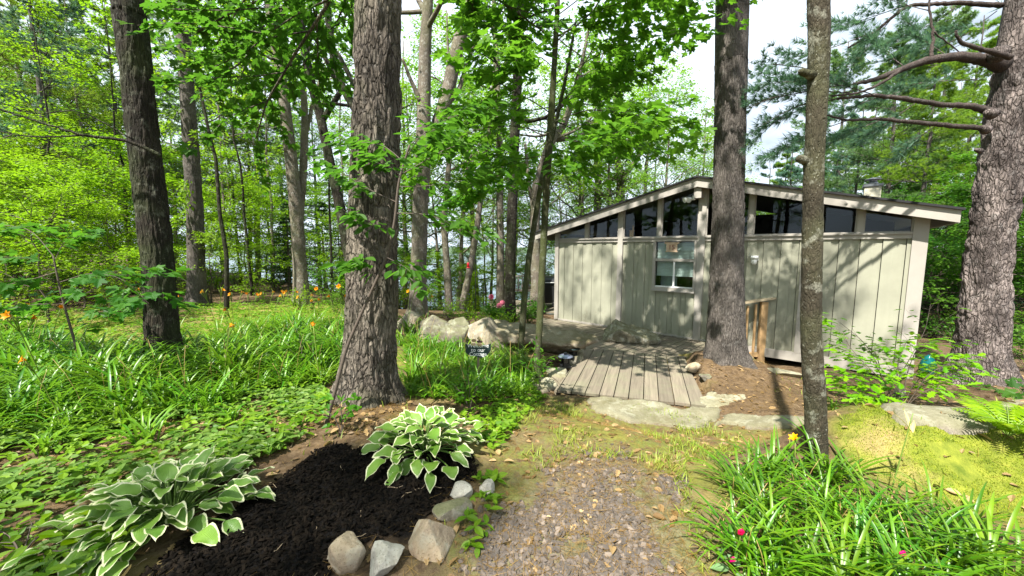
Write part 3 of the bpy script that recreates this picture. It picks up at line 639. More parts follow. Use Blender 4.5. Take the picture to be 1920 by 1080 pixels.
def tuft_tpl(rg, n, ln, w, fwd=.35):
    V = []; F = []
    for k in range(n):
        a = rg.uniform(0, 6.28); b = rg.uniform(.25, 1.25); d = np.array([math.cos(a) * math.sin(b), math.cos(b) * .9 + fwd, math.sin(a) * math.sin(b)]); d = unit(d); s = unit(np.cross(d, rg.normal(0, 1, 3))) * w
        l = ln * rg.uniform(.7, 1.1); i = len(V); V += [tuple(-s), tuple(s), tuple(d * l - s * .2)]; F.append([i, i + 1, i + 2])
    return V, F
def needles(mb, rg, p, d, tpl, sc=1.0):
    N = len(p); nm = np.array([0, 0, 1.0]) + rg.normal(0, .25, (N, 3)); ax = d + rg.normal(0, .28, (N, 3)) + np.array([0, 0, .12])
    mb.scatter(tpl[0], tpl[1], frames(ax, nm, sc * rg.uniform(.7, 1.25, N)), p + rg.normal(0, .02, (N, 3)), 0, False, tint=np.clip(rg.normal(.5, .3, N), 0, 1))
def k_pine(seed, H, r, z0, zd, L, lm, wm, w=.013, ln=.20, nt=14):
    rg = np.random.default_rng(seed); P, R = taper(H, r, rg, .012, 18, .03); g = Grow(rg, 2, (8, 5), .45, .10, (.03, .02, .05), (1, .5, .6), .12, (.5, 1.0)); g.wood.tube(P, R, 10)
    z = zd
    while z < z0:                                                   # bare dead limbs low down
        a = rg.uniform(0, 6.28); l = rg.uniform(.5, 1.8); b = at_z(P, z); t = np.linspace(0, 1, 6)[:, None]; g.wood.tube(b + np.array([math.cos(a), math.sin(a), .1]) * l * t + rg.normal(0, .03, (6, 3)) * t - np.array([0, 0, .25]) * l * t ** 2, np.linspace(.018, .005, 6), 4, 0, None, False); z += rg.uniform(.25, .6)
    z = z0
    while z < H - .3:
        k = rg.integers(3, 6); a0 = rg.uniform(0, 6.28); f = (z - z0) / (H - z0)
        for q in range(k):
            a = a0 + q * 6.28 / k + rg.normal(0, .25); l = L * (1.05 - .85 * f) * rg.uniform(.55, 1.15)
            if rg.random() < .28: continue
            g.br(at_z(P, z), (math.cos(a), math.sin(a), .05 + .5 * f), l, .015 + .02 * (1 - f), 0)
        z += rg.uniform(.7, 1.25) * (1 - .4 * f)
    p, d = g.done(); lv = MB(); needles(lv, rg, p, d, tuft_tpl(rg, nt, ln, w)); return tree_kind(g.wood, wm, lv, lm)
def k_fir(seed, H, lm, L=1.3):
    rg = np.random.default_rng(seed); P, R = taper(H, .035 + .012 * H, rg, .01, 12, .015); g = Grow(rg, 1, (7,), .38, .06, (-.03, .0), (1, .7), .07, (.6, 1.0)); g.wood.tube(P, R, 7)
    z = .35
    while z < H - .1:
        f = z / H; k = rg.integers(4, 7); a0 = rg.uniform(0, 6.28)
        for q in range(k): a = a0 + q * 6.28 / k + rg.normal(0, .2); g.br(at_z(P, z), (math.cos(a), math.sin(a), .12), L * (1.02 - f) * rg.uniform(.6, 1.15) + .06, .012, 0)
        z += rg.uniform(.14, .24)
    p, d = g.done(); lv = MB(); needles(lv, rg, p, d, tuft_tpl(rg, 9, .085, .011, .5)); return tree_kind(g.wood, M_TWIG, lv, lm)
def k_shrub(seed, H, ns, lm, size, tv=DIAM_V, tf=DIAM_F, m=3, spread=.05, name='shrub'):
    rg = np.random.default_rng(seed); g = Grow(rg, 1, (6,), .55, .18, (.12, .0), (1, .6), .09, (.6, 1.2))
    for k in range(ns): a = rg.uniform(0, 6.28); g.br((rg.normal(0, .05), rg.normal(0, .05), -.05), (math.cos(a) * .55, math.sin(a) * .55, 1), H * rg.uniform(.6, 1.05), .010, 0)
    p, d = g.done(); lv = MB(); leaves_at(lv, rg, p, d, m, size, tv, tf, spread); root = thing(name, 'x', 'shrub'); g.wood.build('stems', M_TWIG, root); lv.build('foliage', lm, root); return root

KIND = {}
KIND['broad'] = [k_broad(101, 15, .17, 4.2, 17, 4.0, M_L_FAR, M_BARK_G), k_broad(102, 13, .14, 3.2, 16, 3.4, M_L_MID, M_BARK_D), k_broad(103, 16, .19, 5.2, 16, 4.4, M_L_SUN, M_BARK_G)]
KIND['young'] = [k_broad(111, 4.6, .035, .7, 16, 2.0, M_L_SUN, M_TWIG, .10, 5, (6, 5), spread=.07, ls=.13, up=(.03, 0, 0)), k_broad(112, 3.4, .028, .4, 14, 1.7, M_L_SUN, M_TWIG, .095, 5, (6, 5), spread=.07, ls=.13, up=(.03, 0, 0)), k_broad(113, 6.0, .045, 1.1, 19, 2.3, M_L_MID, M_TWIG, .115, 6, (6, 5), spread=.09, ls=.13, up=(.03, 0, 0)), k_broad(114, 4.2, .03, .5, 15, 1.9, M_L_DARK, M_TWIG, .115, 6, (6, 5), spread=.08, ls=.12, up=(.03, 0, 0))]
KIND['pine'] = [k_pine(121, 17, .20, 5.0, 1.5, 3.4, M_NEEDLE, M_BARK_L), k_pine(122, 14, .15, 3.5, 1.2, 2.8, M_NEEDLE_B, M_BARK_L), k_pine(123, 15, .16, 3.0, 1.0, 3.0, M_NEEDLE_Y, M_BARK_L)]
KIND['fir'] = [k_fir(131, 6.5, M_FIR), k_fir(132, 4.2, M_FIR, 1.1), k_fir(133, 8.5, M_FIR, 1.6)]
KIND['slim'] = [k_broad(151, 12, .065, 4.6, 11, 1.9, M_L_FAR, M_BARK_G, .12, 4, (5, 4)), k_broad(152, 10, .05, 3.6, 10, 1.6, M_L_SUN, M_BARK_D, .11, 4, (5, 4))]
KIND['shrub'] = [k_shrub(141, .9, 9, M_L_SUN, .075), k_shrub(142, 1.2, 9, M_L_MID, .085), k_shrub(143, .7, 8, M_L_DARK, .08)]
NAMES = {'slim': ('maple_tree', 'tree'), 'broad': ('maple_tree', 'tree'), 'young': ('maple_sapling', 'sapling'), 'pine': ('pine_tree', 'tree'), 'fir': ('fir_tree', 'tree'), 'shrub': ('shrub', 'shrub')}
_used = {}
prng = np.random.default_rng(77)
def plant(kind, v, x, y, sc=1.0, label='', group=None, sz=None, lift=0.0):
    src = KIND[kind][v]; nm, cat = NAMES[kind]; loc = gpt(x, y, lift); rz = prng.uniform(0, 6.28)
    if (kind, v) not in _used: _used[(kind, v)] = 1; o = src; o.location = loc; o.rotation_euler = (0, 0, rz); o.scale = (sc, sc, sz or sc)
    else: o = dup(src, loc, rz, sc, None, None, sz)
    o.name = nm; o['label'] = label; o['category'] = cat
    if group: o['group'] = group
    return o
def plant_px(kind, v, px, y, sc=1.0, label='', group=None, sz=None):
    x = (px - 960) / FPX * y; return plant(kind, v, x, y, sc, label, group, sz)

LB = {
 'ly': ('bright yellow green maple sapling in the sunlit thicket left of the furrowed middle trunk', 'young maples of the left thicket'),
 'lp': ('tall pine with soft layered boughs standing behind the left thicket', 'pines behind the left thicket'),
 'lb': ('leafy maple rising far behind the left thicket', 'maples behind the left thicket'),
 'cf': ('dark green fir by the lake shore seen between the middle trunks', 'firs by the lake shore'),
 'cy': ('light green maple sapling near the shore left of the cabin', 'saplings near the shore'),
 'hb': ('pale green maple standing behind the cabin roof by the water', 'maples behind the cabin'),
 'hp': ('slender pine standing behind the right half of the cabin roof', 'pines behind the cabin'),
 'ry': ('shaded maple sapling in the dark wood beyond the cabin corner at the right', 'saplings of the right hand wood'),
 'rf': ('dark fir in the wood at the right edge of the picture behind the plated pine', 'firs of the right hand wood'),
 'ls': ('low leafy shrub at the foot of the left thicket', 'shrubs below the left thicket'),
 'rs': ('low shrub on the shady slope at the right beyond the plated pine', 'shrubs of the right slope'),
}
def many(kind, key, lst):
    for t in lst: plant_px(kind, t[0], t[1], t[2], t[3], LB[key][0], LB[key][1], t[4] if len(t) > 4 else None)
# (variant, pixel column, metres ahead, scale)
many('young', 'ly', [(0, 40, 9.5, .95), (1, 150, 8.8, .9), (0, 200, 12, 1.0), (1, 300, 12.5, 1.1), (0, 420, 13.5, 1.0), (0, 110, 13, 1.15), (1, 470, 15.5, 1.2), (0, 330, 16, 1.1), (1, 20, 12, 1.2), (0, -60, 8.5, .9), (0, -150, 10, 1.1), (0, 240, 17, 1.2), (1, 420, 18.5, 1.3), (0, 540, 18, 1.1), (0, 600, 21, 1.1), (2, -20, 15, 1), (1, 85, 7.2, .75), (0, 150, 20, 1.3), (2, 330, 21, 1.1), (0, 500, 23, 1.3), (0, 60, 18, 1.2), (1, 640, 17, 1.0), (1, 210, 10.2, .7), (1, 390, 11, .7), (0, -10, 10.5, 1.1), (1, 60, 14.5, 1.3), (0, 170, 15, 1.25), (1, 250, 14, 1.0), (0, 370, 19.5, 1.3), (1, 450, 20, 1.3), (0, 280, 19, 1.4), (1, 120, 17, 1.3), (0, 0, 21, 1.5), (1, 560, 25, 1.4), (0, 200, 23, 1.6), (1, 100, 23, 1.6), (0, -120, 14, 1.3)])
LB['sl'] = ('slim bare stemmed young tree with a high crown behind the lily bed', 'slim trees behind the lily bed')
many('slim', 'sl', [(0, 30, 14, 1), (1, 115, 12, 1), (0, 185, 16, 1.1), (1, 245, 13, 1), (0, 415, 15, 1), (1, 470, 13, 1), (0, 510, 17, 1.1), (1, 620, 14, 1), (0, 640, 18, 1.1), (1, 450, 18, 1.2), (0, 700, 16, 1), (1, 745, 18, 1.1), (0, 860, 19, 1), (1, 915, 18, 1), (0, 480, 21, 1.2), (1, 70, 19, 1.3)])
many('pine', 'lp', [(2, 60, 17, 1.0), (0, 160, 21, 1.0), (1, -60, 20, 1.1), (0, 290, 26, 1.1), (1, 420, 25, 1.0), (2, 20, 26, 1.2), (2, 210, 30, 1.1), (1, 540, 29, 1.1), (0, -200, 16, 1.0), (1, 105, 13.5, .9), (2, 120, 16, 1.0), (0, 10, 22, 1.2), (2, 250, 22, 1.1), (0, 370, 20, .9), (2, 470, 22, .85), (0, 560, 24, .9)])
many('broad', 'lb', [(2, 480, 24, .9), (0, 600, 26, .9), (2, 120, 28, 1.0), (1, 680, 24, .8), (0, -120, 24, 1), (2, 330, 29, .9)])
many('fir', 'cf', [(0, 560, 20, .9), (1, 610, 18, 1.0), (0, 660, 21, .85), (2, 700, 26, .8), (1, 760, 20, 1.0), (0, 820, 23, .85), (1, 870, 21, 1.0), (2, 510, 26, .9), (1, 905, 24, .9), (0, 640, 26, 1), (1, 540, 16, .9), (1, 720, 17, .8), (0, 1010, 25, .75), (1, 965, 26, .9)])
many('young', 'cy', [(0, 730, 21, .9), (2, 850, 24, .8), (0, 900, 22, .7), (1, 800, 17, .8), (1, 690, 15, .8), (0, 985, 24, .8), (2, 780, 26, .8), (1, 870, 18.5, .7), (0, 760, 15, .6), (1, 835, 15, .7), (0, 905, 16, .65), (1, 960, 15.5, .65), (0, 995, 17.5, .7), (2, 720, 17, .7), (1, 780, 18.5, .9), (0, 880, 20, .9), (1, 1050, 19, .8)])
many('broad', 'hb', [(2, 1090, 24, .8), (0, 1130, 26, .85), (2, 1230, 25, .85), (0, 1310, 27, .8), (2, 1180, 29, .9), (0, 960, 28, .85), (1, 800, 27, .9), (2, 880, 29, .9), (0, 1040, 30, .85), (2, 1330, 22, .62), (0, 1270, 20, .6), (2, 1060, 21, .6), (0, 1200, 22, .62), (0, 740, 25, .8), (2, 830, 23, .75), (0, 920, 22, .7), (2, 1000, 19, .55), (2, 780, 18, .7), (0, 860, 17.5, .75), (2, 940, 18, .8), (2, 1010, 17, .7), (0, 1080, 18, .75), (2, 1150, 18.5, .8), (0, 1240, 18, .75), (2, 1300, 19, .7), (2, 1200, 21, .95), (0, 1100, 21, 1.0), (2, 900, 22, 1.05), (0, 760, 21, 1.0), (2, 1360, 24, .8)])
many('pine', 'hp', [(1, 1440, 26, .8), (0, 1500, 22, .75), (2, 1560, 27, .85), (1, 1620, 23, .85), (2, 1680, 21, .85), (0, 1740, 24, 1.0), (2, 1800, 19, .9), (1, 1400, 30, .75), (2, 1860, 22, 1.1), (1, 1540, 31, .9), (0, 1660, 30, 1.0), (2, 1950, 18, 1.0), (1, 1780, 28, 1), (2, 1450, 20, .62), (1, 1590, 19, .7), (0, 1650, 17, .7), (2, 1720, 16, .75), (1, 1480, 17, .55), (2, 1880, 15, .9), (0, 1560, 23, .9), (2, 1630, 26, 1)])
many('young', 'ry', [(3, 1780, 11, .9), (3, 1860, 10, 1.0), (2, 1830, 13, .9), (3, 1930, 11.5, 1.1), (3, 1760, 15, 1.1), (2, 1720, 17, 1.0), (3, 1990, 9.5, 1.0), (2, 1900, 15, 1.0), (3, 1690, 16, 1.0), (0, 1750, 19, 1.2), (0, 1840, 17.5, 1.1), (2, 1650, 20, 1.0), (3, 2080, 11, 1.2), (0, 1930, 20, 1.2)])
many('fir', 'rf', [(1, 1800, 15.5, 1.0), (0, 1900, 13, .9), (0, 1960, 15, 1.0), (1, 1745, 13, .85), (1, 1850, 18, 1.2), (2, 2050, 16, 1.0)])
many('shrub', 'ls', [(0, 20, 8.2, 1.0), (1, 110, 10, 1.1), (0, 200, 9, 1.0), (1, 290, 13.5, 1.2), (0, 400, 14.5, 1.2), (0, 480, 13.5, 1.1), (1, 600, 14, 1.1), (0, 640, 12.5, 1.0), (1, 520, 16, 1.2), (0, 440, 16.5, 1.2), (0, -80, 7.5, 1.1), (1, 30, 11.5, 1.3), (0, 340, 15.5, 1.1), (1, 700, 13.5, 1.0), (0, 150, 11.5, 1.2), (0, 745, 15, 1.1)])
many('shrub', 'rs', [(2, 1890, 7.6, 1.0), (2, 1960, 7.2, 1.1), (2, 1800, 9, 1.0), (1, 1850, 9.6, 1.0), (2, 1770, 10.5, 1.1), (2, 1920, 9.5, 1.2), (2, 2010, 8.2, 1.2), (1, 1950, 6.2, .7)])

LB['bh'] = ('unseen leafy maple added behind the viewer to cut sun, sky light and reflections', 'unseen maples added behind the viewer')  # unseen trees, added to dapple the sun and darken window reflections
for v, x, y, sc_ in [(1, -6.0, -4.6, .85), (1, -8, -9, 1.0), (2, 6.0, -5.5, .85), (1, 2, -10, 1.0), (0, -19, -6, 1.1), (2, -24, -1, 1.1), (1, -17, -13, 1.2), (0, -26, -12, 1.1), (2, -11, -16, 1.1), (1, -30, -20, 1.3), (0, -21, -19, 1.2), (2, -15, -22, 1.2), (0, -32, -6, 1.2), (1, -4, -17, 1.2)]: plant('broad', v, x, y, sc_, *LB['bh'])
# ---- the trunks in front, traced at their own distance
def resample(P, R, ds):
    L = np.concatenate([[0], np.cumsum(np.linalg.norm(np.diff(P, axis=0), axis=1))]); n = max(8, int(L[-1] / ds)); t = np.linspace(0, L[-1], n)
    def sm(a):
        a = np.interp(t, L, a); k = max(1, int(.18 / ds)); ker = np.hanning(2 * k + 3); ker /= ker.sum(); pad = len(ker) // 2
        e = np.concatenate([a[0] - (a[1:pad + 1][::-1] - a[0]), a, a[-1] - (a[-pad - 1:-1][::-1] - a[-1])]); return np.convolve(e, ker, 'valid')
    return np.stack([sm(P[:, k]) for k in range(3)], -1), sm(R)
def px_path(pts, y, dy=0.0, H=None):                                # pts bottom to top: (px, py, width px)
    P = []; R = []
    for k, (a, b, w) in enumerate(pts):
        yy = y + dy * k / max(1, len(pts) - 1); P.append(aty(a, b, yy)); R.append(w / 2 * yy / FPX / math.sqrt(1 + ((a - 960) / FPX) ** 2))
    P = np.array(P); R = np.array(R)
    if H and P[-1, 2] < H:
        d = unit(P[-1] - P[-2]); d = unit(d * np.array([.6, .6, 1])); n = 4; s = (H - P[-1, 2]) / d[2]
        for k in range(1, n + 1): P = np.vstack([P, P[len(pts) - 1] + d * s * k / n]); R = np.append(R, R[len(pts) - 1] * (1 - .72 * k / n))
    return P, R
def bark_disp(amp, f, fz, seed, flare=0.0, lobes=5, zb=0.0, ph=0.0, sharp=1.0, fr=.28, amp2=.0):
    def fn(P, D, r, a):
        n, m = r.shape; pos = P[:, None] + D * r[..., None]; q = pos.reshape(-1, 3)
        w = fbm(q * (3, 3, 1.5), 2, seed + 5) - .5
        v = fbm(np.stack([q[:, 0] * f + w * 2.2, q[:, 1] * f + w * 2.2, q[:, 2] * fz + w * 1.5], -1), 3, seed)
        rid = (1 - np.abs(2 * v - 1) * 2.2).clip(-1, 1); o = -amp * (np.clip(rid, 0, 1) ** sharp) * 1.5 + amp * .5 + amp2 * (fbm(q * (2.2, 2.2, 1.6), 2, seed + 9) - .5)
        o = o.reshape(n, m); h = np.clip(P[:, 2] - zb, 0, 9)[:, None]
        if flare: o = o + r * flare * np.exp(-h / fr) * (1 + .55 * np.cos(lobes * a + ph + 1.3 * np.sin(2 * a))[None])
        return o
    return fn
def front_tree(name, label, cat, pts, y, H, bark, disp=None, seg=48, ds=.03, dy=0.0, limbs=(), crown=None, group=None, hires=4.5, knots=(), limb_mat=None):
    P, R = px_path(pts, y, dy, H); base = P[0].copy(); g0 = float(gz(np.array([base[0]]), np.array([base[1]]))[0])
    root = thing(name, label, cat, (base[0], base[1], g0), 0, group); O = np.array([base[0], base[1], g0])
    P = np.vstack([P[0] + (P[0] - P[1]) / np.linalg.norm(P[0] - P[1]) * .35, P]); R = np.append(R[0] * 1.02, R)
    P2, R2 = resample(P, R, ds); w = MB()
    k = int(np.searchsorted(P2[:, 2], hires)) if P2[-1, 2] > hires else len(P2)
    dfn = disp
    w.tube(P2[:k] - O, R2[:k], seg, 0, (lambda a, b, c, d: dfn(a + O, b, c, d)) if dfn else None)
    if k < len(P2) - 2: w.tube(np.vstack([P2[max(0, k - 2)], P2[k::8], P2[-1]]) - O, np.concatenate([[R2[max(0, k - 2)]], R2[k::8], [R2[-1]]]), 14, 0)
    for lp in limbs:
        lpts, ly, ldy = lp[:3]; LP, LR = px_path(lpts, ly, ldy); LP, LR = resample(LP, LR, .05); LP = LP + np.random.default_rng(len(lpts)).normal(0, .004, LP.shape); lw_ = w if limb_mat is None else MB(); lw_.tube(LP - O, LR, 10, 0)
        if limb_mat is not None: lw_.build('limb', limb_mat, root)
    for kn in knots:
        c = aty(kn[0], kn[1], y + (kn[3] if len(kn) > 3 else 0)) - O; dvec = np.array([kn[4], -.5, .1]) if len(kn) > 4 else np.array([-1, -.3, .15]); w.tube([c - unit(dvec) * .06, c, c + unit(dvec) * .05, c + unit(dvec) * .07], [kn[2] * 1.3, kn[2], kn[2] * .85, kn[2] * .3], 12, 0)
    root['_o'] = [float(x) for x in O]
    if crown: crown(root, w, P - O, R, O)
    w.build('trunk', bark, root)
    del root['_o']
    return root
def high_crown(seed, z0, nl, L, lm, size=.14, m=3, needle=False, nc=(6, 5)):
    def fn(root, w, P, R, O):
        rg = np.random.default_rng(seed); g = Grow(rg, 2, nc, .5, .16, (.08, .02, 0), ls=.22); H = P[-1, 2]
        for k in range(nl):
            z = z0 + (H - z0) * ((k + rg.random()) / nl) * .97; a = k * 2.4 + rg.normal(0, .4); f = (z - z0) / (H - z0)
            b = np.array([np.interp(z, P[:, 2], P[:, 0]), np.interp(z, P[:, 2], P[:, 1]), z]); r = np.interp(z, P[:, 2], R)
            g.br(b, (math.cos(a), math.sin(a), .2 + .5 * f), L * (1.05 - .6 * f) * rg.uniform(.7, 1.15), max(.015, r * .45), 0)
        p, d = g.done(); lv = MB()
        if needle: needles(lv, rg, p, d, tuft_tpl(rg, 10, .17, .012))
        else: leaves_at(lv, rg, p, d, m, size, DIAM_V, DIAM_F, .12)
        base = w.n; w.F += [(f + base, a_, b_) for f, a_, b_ in g.wood.F]; w.V += g.wood.V; w.n += g.wood.n
        lv.build('crown', lm, root)
    return fn
def bough_crown(seed, boughs, O_, lm, tv, tf, size, m, mx=1, nc=(7,), ls=.10, spread=.04, extra=None, flat=.32, droop=.3, ratio=.5):
    """boughs: pixel polylines [(px,py)...], start distance, change of distance, radius"""
    def fn(root, w, P, R, O):
        rg = np.random.default_rng(seed); g = Grow(rg, mx, nc, ratio, .12, (.0, -.01, 0), (1, .55, .5), ls, (.5, 1.1))
        for pts, y, dy, r in boughs:
            Q = np.array([aty(a, b, y + dy * k / (len(pts) - 1)) for k, (a, b) in enumerate(pts)]) - O; Q, _ = resample(Q, np.ones(len(Q)), .12)
            ds = unit(np.gradient(Q, axis=0)); L = np.linalg.norm(np.diff(Q, axis=0), axis=1).sum(); g.follow(Q, ds, L, r, 0, r * .3)
        p, d = g.done(); lv = MB(); leaves_at(lv, rg, p, d, m, size, tv, tf, spread, flat, droop)
        base = w.n; w.F += [(f + base, a_, b_) for f, a_, b_ in g.wood.F]; w.V += g.wood.V; w.n += g.wood.n
        if extra: extra(lv, w, P, R, O)
        lv.build('crown', lm, root)
    return fn

# A dark leaning trunk at the left
front_tree('maple_tree', 'dark brown leaning trunk with white lichen flecks at the left', 'tree', [(308, 682, 76), (304, 620, 68), (298, 500, 66), (283, 380, 66), (268, 250, 64), (254, 120, 63), (240, 0, 65)], 4.95, 11, M_BARK_D,
  bark_disp(.012, 24, 3.5, 3, .22, 5, 0, .4), 110, .022, crown=high_crown(201, 6.0, 9, 2.6, M_L_MID), limbs=[([(302, 292, 9), (240, 262, 8), (160, 255, 7), (60, 225, 5), (-40, 190, 4)], 4.7, -.5), ([(150, 254, 5), (60, 258, 4), (-40, 240, 3)], 4.5, -.1), ([(250, 262, 4), (150, 205, 3), (60, 215, 3), (-30, 180, 2)], 4.6, -.6)])
# B straight trunk behind it
front_tree('maple_tree', 'straight grey trunk with tufts of yellow green leaves just right of the dark leaning trunk', 'tree', [(370, 562, 40), (368, 500, 36), (366, 400, 34), (358, 280, 32), (350, 160, 29), (338, 0, 27)], 10.6, 13, M_BARK_L, bark_disp(.012, 16, 3, 7, .4, 5, -.1), 56, .05,
  crown=bough_crown(202, [([(352, 190), (330, 215), (315, 240)], 10.6, -.5, .01), ([(356, 240), (385, 250), (400, 270)], 10.5, -.4, .01), ([(360, 390), (340, 400), (325, 420)], 10.5, -.4, .01), ([(366, 430), (390, 440), (410, 455)], 10.5, -.3, .01), ([(360, 320), (352, 340), (350, 370)], 10.3, -.1, .01), ([(340, 20), (300, 40), (260, 90)], 10.5, -.8, .02), ([(345, 60), (400, 50), (450, 80)], 10.5, -.6, .02)], None, M_L_SUN, DIAM_V, DIAM_F, .12, 4))
# C slim grey trunk with a fork, D crooked trunk
front_tree('maple_tree', 'slim pale grey trunk forking high between the straight trunk and the furrowed trunk', 'tree', [(566, 562, 33), (562, 500, 27), (556, 400, 26), (546, 300, 24), (534, 200, 22), (522, 110, 20), (505, 20, 16)], 11.4, 12, M_BARK_G, bark_disp(.010, 14, 2.5, 9, .25, 5, -.1), 40, .06,
  limbs=[([(560, 420, 18), (568, 330, 15), (572, 230, 14), (568, 150, 11), (585, 40, 9)], 11.6, .6), ([(572, 260, 8), (585, 200, 7), (600, 150, 5)], 11.9, .3)], crown=high_crown(203, 5.5, 8, 2.8, M_L_FAR))
front_tree('maple_tree', 'crooked brown trunk rising to the upper left from behind the furrowed trunk', 'tree', [(668, 560, 26), (655, 480, 22), (638, 390, 20), (618, 300, 18), (600, 215, 17), (582, 150, 17), (565, 60, 15), (560, -40, 12)], 9.8, 10, M_BARK_D, bark_disp(.008, 18, 3, 11, .3, 5, -.1), 36, .05,
  limbs=[([(605, 225, 12), (640, 170, 10), (600, 90, 8), (570, 20, 6)], 9.8, .4), ([(672, 215, 17), (640, 160, 15), (622, 90, 14), (612, 0, 12)], 8.6, .4), ([(665, 165, 10), (640, 110, 8), (600, 60, 6)], 8.5, .3)], crown=high_crown(204, 5.0, 8, 2.4, M_L_MID))
# E the furrowed trunk in the middle, with low boughs of its crown hanging into view
E_B = [([(690, -160), (600, -40), (520, 40), (450, 120), (400, 150)], 5.2, .6, .03), ([(690, -160), (620, 0), (560, 90), (500, 190), (480, 260)], 5.0, .9, .03), ([(640, -120), (540, -20), (440, 20), (370, 60)], 5.6, .6, .03), ([(640, -100), (590, 30), (600, 90), (560, 130)], 5.6, .4, .02),
  ([(740, -160), (850, -60), (950, 10), (1020, 60)], 5.0, .8, .03), ([(600, -120), (470, -20), (420, 60), (390, 110)], 6.3, .5, .02), ([(560, -60), (520, 40), (470, 90), (440, 180)], 6.6, .3, .02), ([(700, -150), (650, -10), (630, 50), (610, 60)], 5.5, .5, .02), ([(420, -80), (390, 10), (360, 30)], 6.0, .3, .02)]
def e_extra(lv, w, P, R, O): high_crown_into(205, 7.5, 11, 4.2, .14, 3, lv, w, P, R)
def high_crown_into(seed, z0, nl, L, size, m, lv, w, P, R):
    rg = np.random.default_rng(seed); g = Grow(rg, 2, (6, 5), .5, .16, (.08, .02, 0), ls=.24); H = P[-1, 2]
    for k in range(nl):
        z = z0 + (H - z0) * ((k + rg.random()) / nl) * .97; a = k * 2.4 + rg.normal(0, .4); f = (z - z0) / (H - z0)
        b = np.array([np.interp(z, P[:, 2], P[:, 0]), np.interp(z, P[:, 2], P[:, 1]), z]); r = np.interp(z, P[:, 2], R)
        g.br(b, (math.cos(a), math.sin(a), .2 + .5 * f), L * (1.05 - .6 * f) * rg.uniform(.7, 1.15), max(.015, r * .4), 0)
    p, d = g.done(); leaves_at(lv, rg, p, d, m, size, DIAM_V, DIAM_F, .12)
    base = w.n; w.F += [(f + base, a_, b_) for f, a_, b_ in g.wood.F]; w.V += g.wood.V; w.n += g.wood.n
front_tree('maple_tree', 'broad trunk with deeply furrowed grey bark right behind the rear hosta', 'tree', [(690, 752, 122), (692, 690, 104), (696, 600, 100), (699, 480, 96), (704, 330, 90), (708, 180, 86), (710, 0, 84)], 3.85, 14, M_BARK_E,
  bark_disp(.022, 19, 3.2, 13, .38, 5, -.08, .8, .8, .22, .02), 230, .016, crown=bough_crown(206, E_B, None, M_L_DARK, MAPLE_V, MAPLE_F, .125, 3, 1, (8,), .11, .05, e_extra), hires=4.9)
# F forked trunk behind it, H birch, I dark trunk, K stout trunk by the cabin
front_tree('oak_tree', 'brown trunk forking into two leaning stems right behind the furrowed trunk', 'tree', [(783, 590, 34), (785, 500, 30), (788, 400, 30), (793, 300, 29), (795, 200, 25), (797, 90, 22), (803, 0, 18)], 10.2, 12, M_BARK_G, bark_disp(.012, 15, 3, 15, .3, 5, -.2), 48, .05,
  limbs=[([(794, 300, 22), (815, 250, 24), (838, 180, 25), (855, 100, 24), (868, 50, 22), (890, -20, 19)], 10.3, .5), ([(845, 190, 9), (862, 165, 8), (872, 130, 7), (890, 80, 5)], 10.5, .3), ([(788, 190, 9), (770, 150, 7), (755, 110, 5)], 10.1, -.3), ([(800, 30, 11), (780, -10, 9)], 10.2, .2)], crown=high_crown(207, 7.2, 8, 3.0, M_L_FAR))
front_tree('birch_tree', 'slim straight pale trunk left of the dark trunk by the pink flowers', 'tree', [(938, 560, 15), (938, 450, 14), (937, 340, 13), (936, 240, 12), (930, 100, 9), (926, 0, 8)], 14.5, 11, M_BARK_G, bark_disp(.005, 14, 2, 17, .1), 24, .08, crown=high_crown(208, 4.6, 9, 1.8, M_L_MID))
front_tree('maple_tree', 'dark straight trunk behind the pink flowers', 'tree', [(956, 590, 21), (957, 500, 19), (960, 400, 19), (964, 280, 18), (970, 150, 17), (976, 0, 14)], 10.8, 12, M_BARK_D, bark_disp(.007, 20, 3, 19, .2, 5, -.4), 36, .05, crown=high_crown(209, 5.4, 8, 2.4, M_L_DARK))
front_tree('oak_tree', 'stout grey trunk beside the left corner of the cabin', 'tree', [(1008, 580, 24), (1005, 500, 20), (1003, 430, 18), (1006, 350, 17), (1030, 270, 15), (1060, 230, 12), (1085, 150, 9)], 12.6, 9, M_BARK_G, bark_disp(.010, 16, 3, 21, .2), 36, .05,
  limbs=[([(1040, 262, 9), (1080, 260, 8), (1110, 240, 6)], 12.8, .4), ([(1004, 420, 8), (990, 330, 6), (985, 270, 5)], 12.6, .3)], crown=high_crown(210, 5.2, 6, 2.4, M_L_MID))
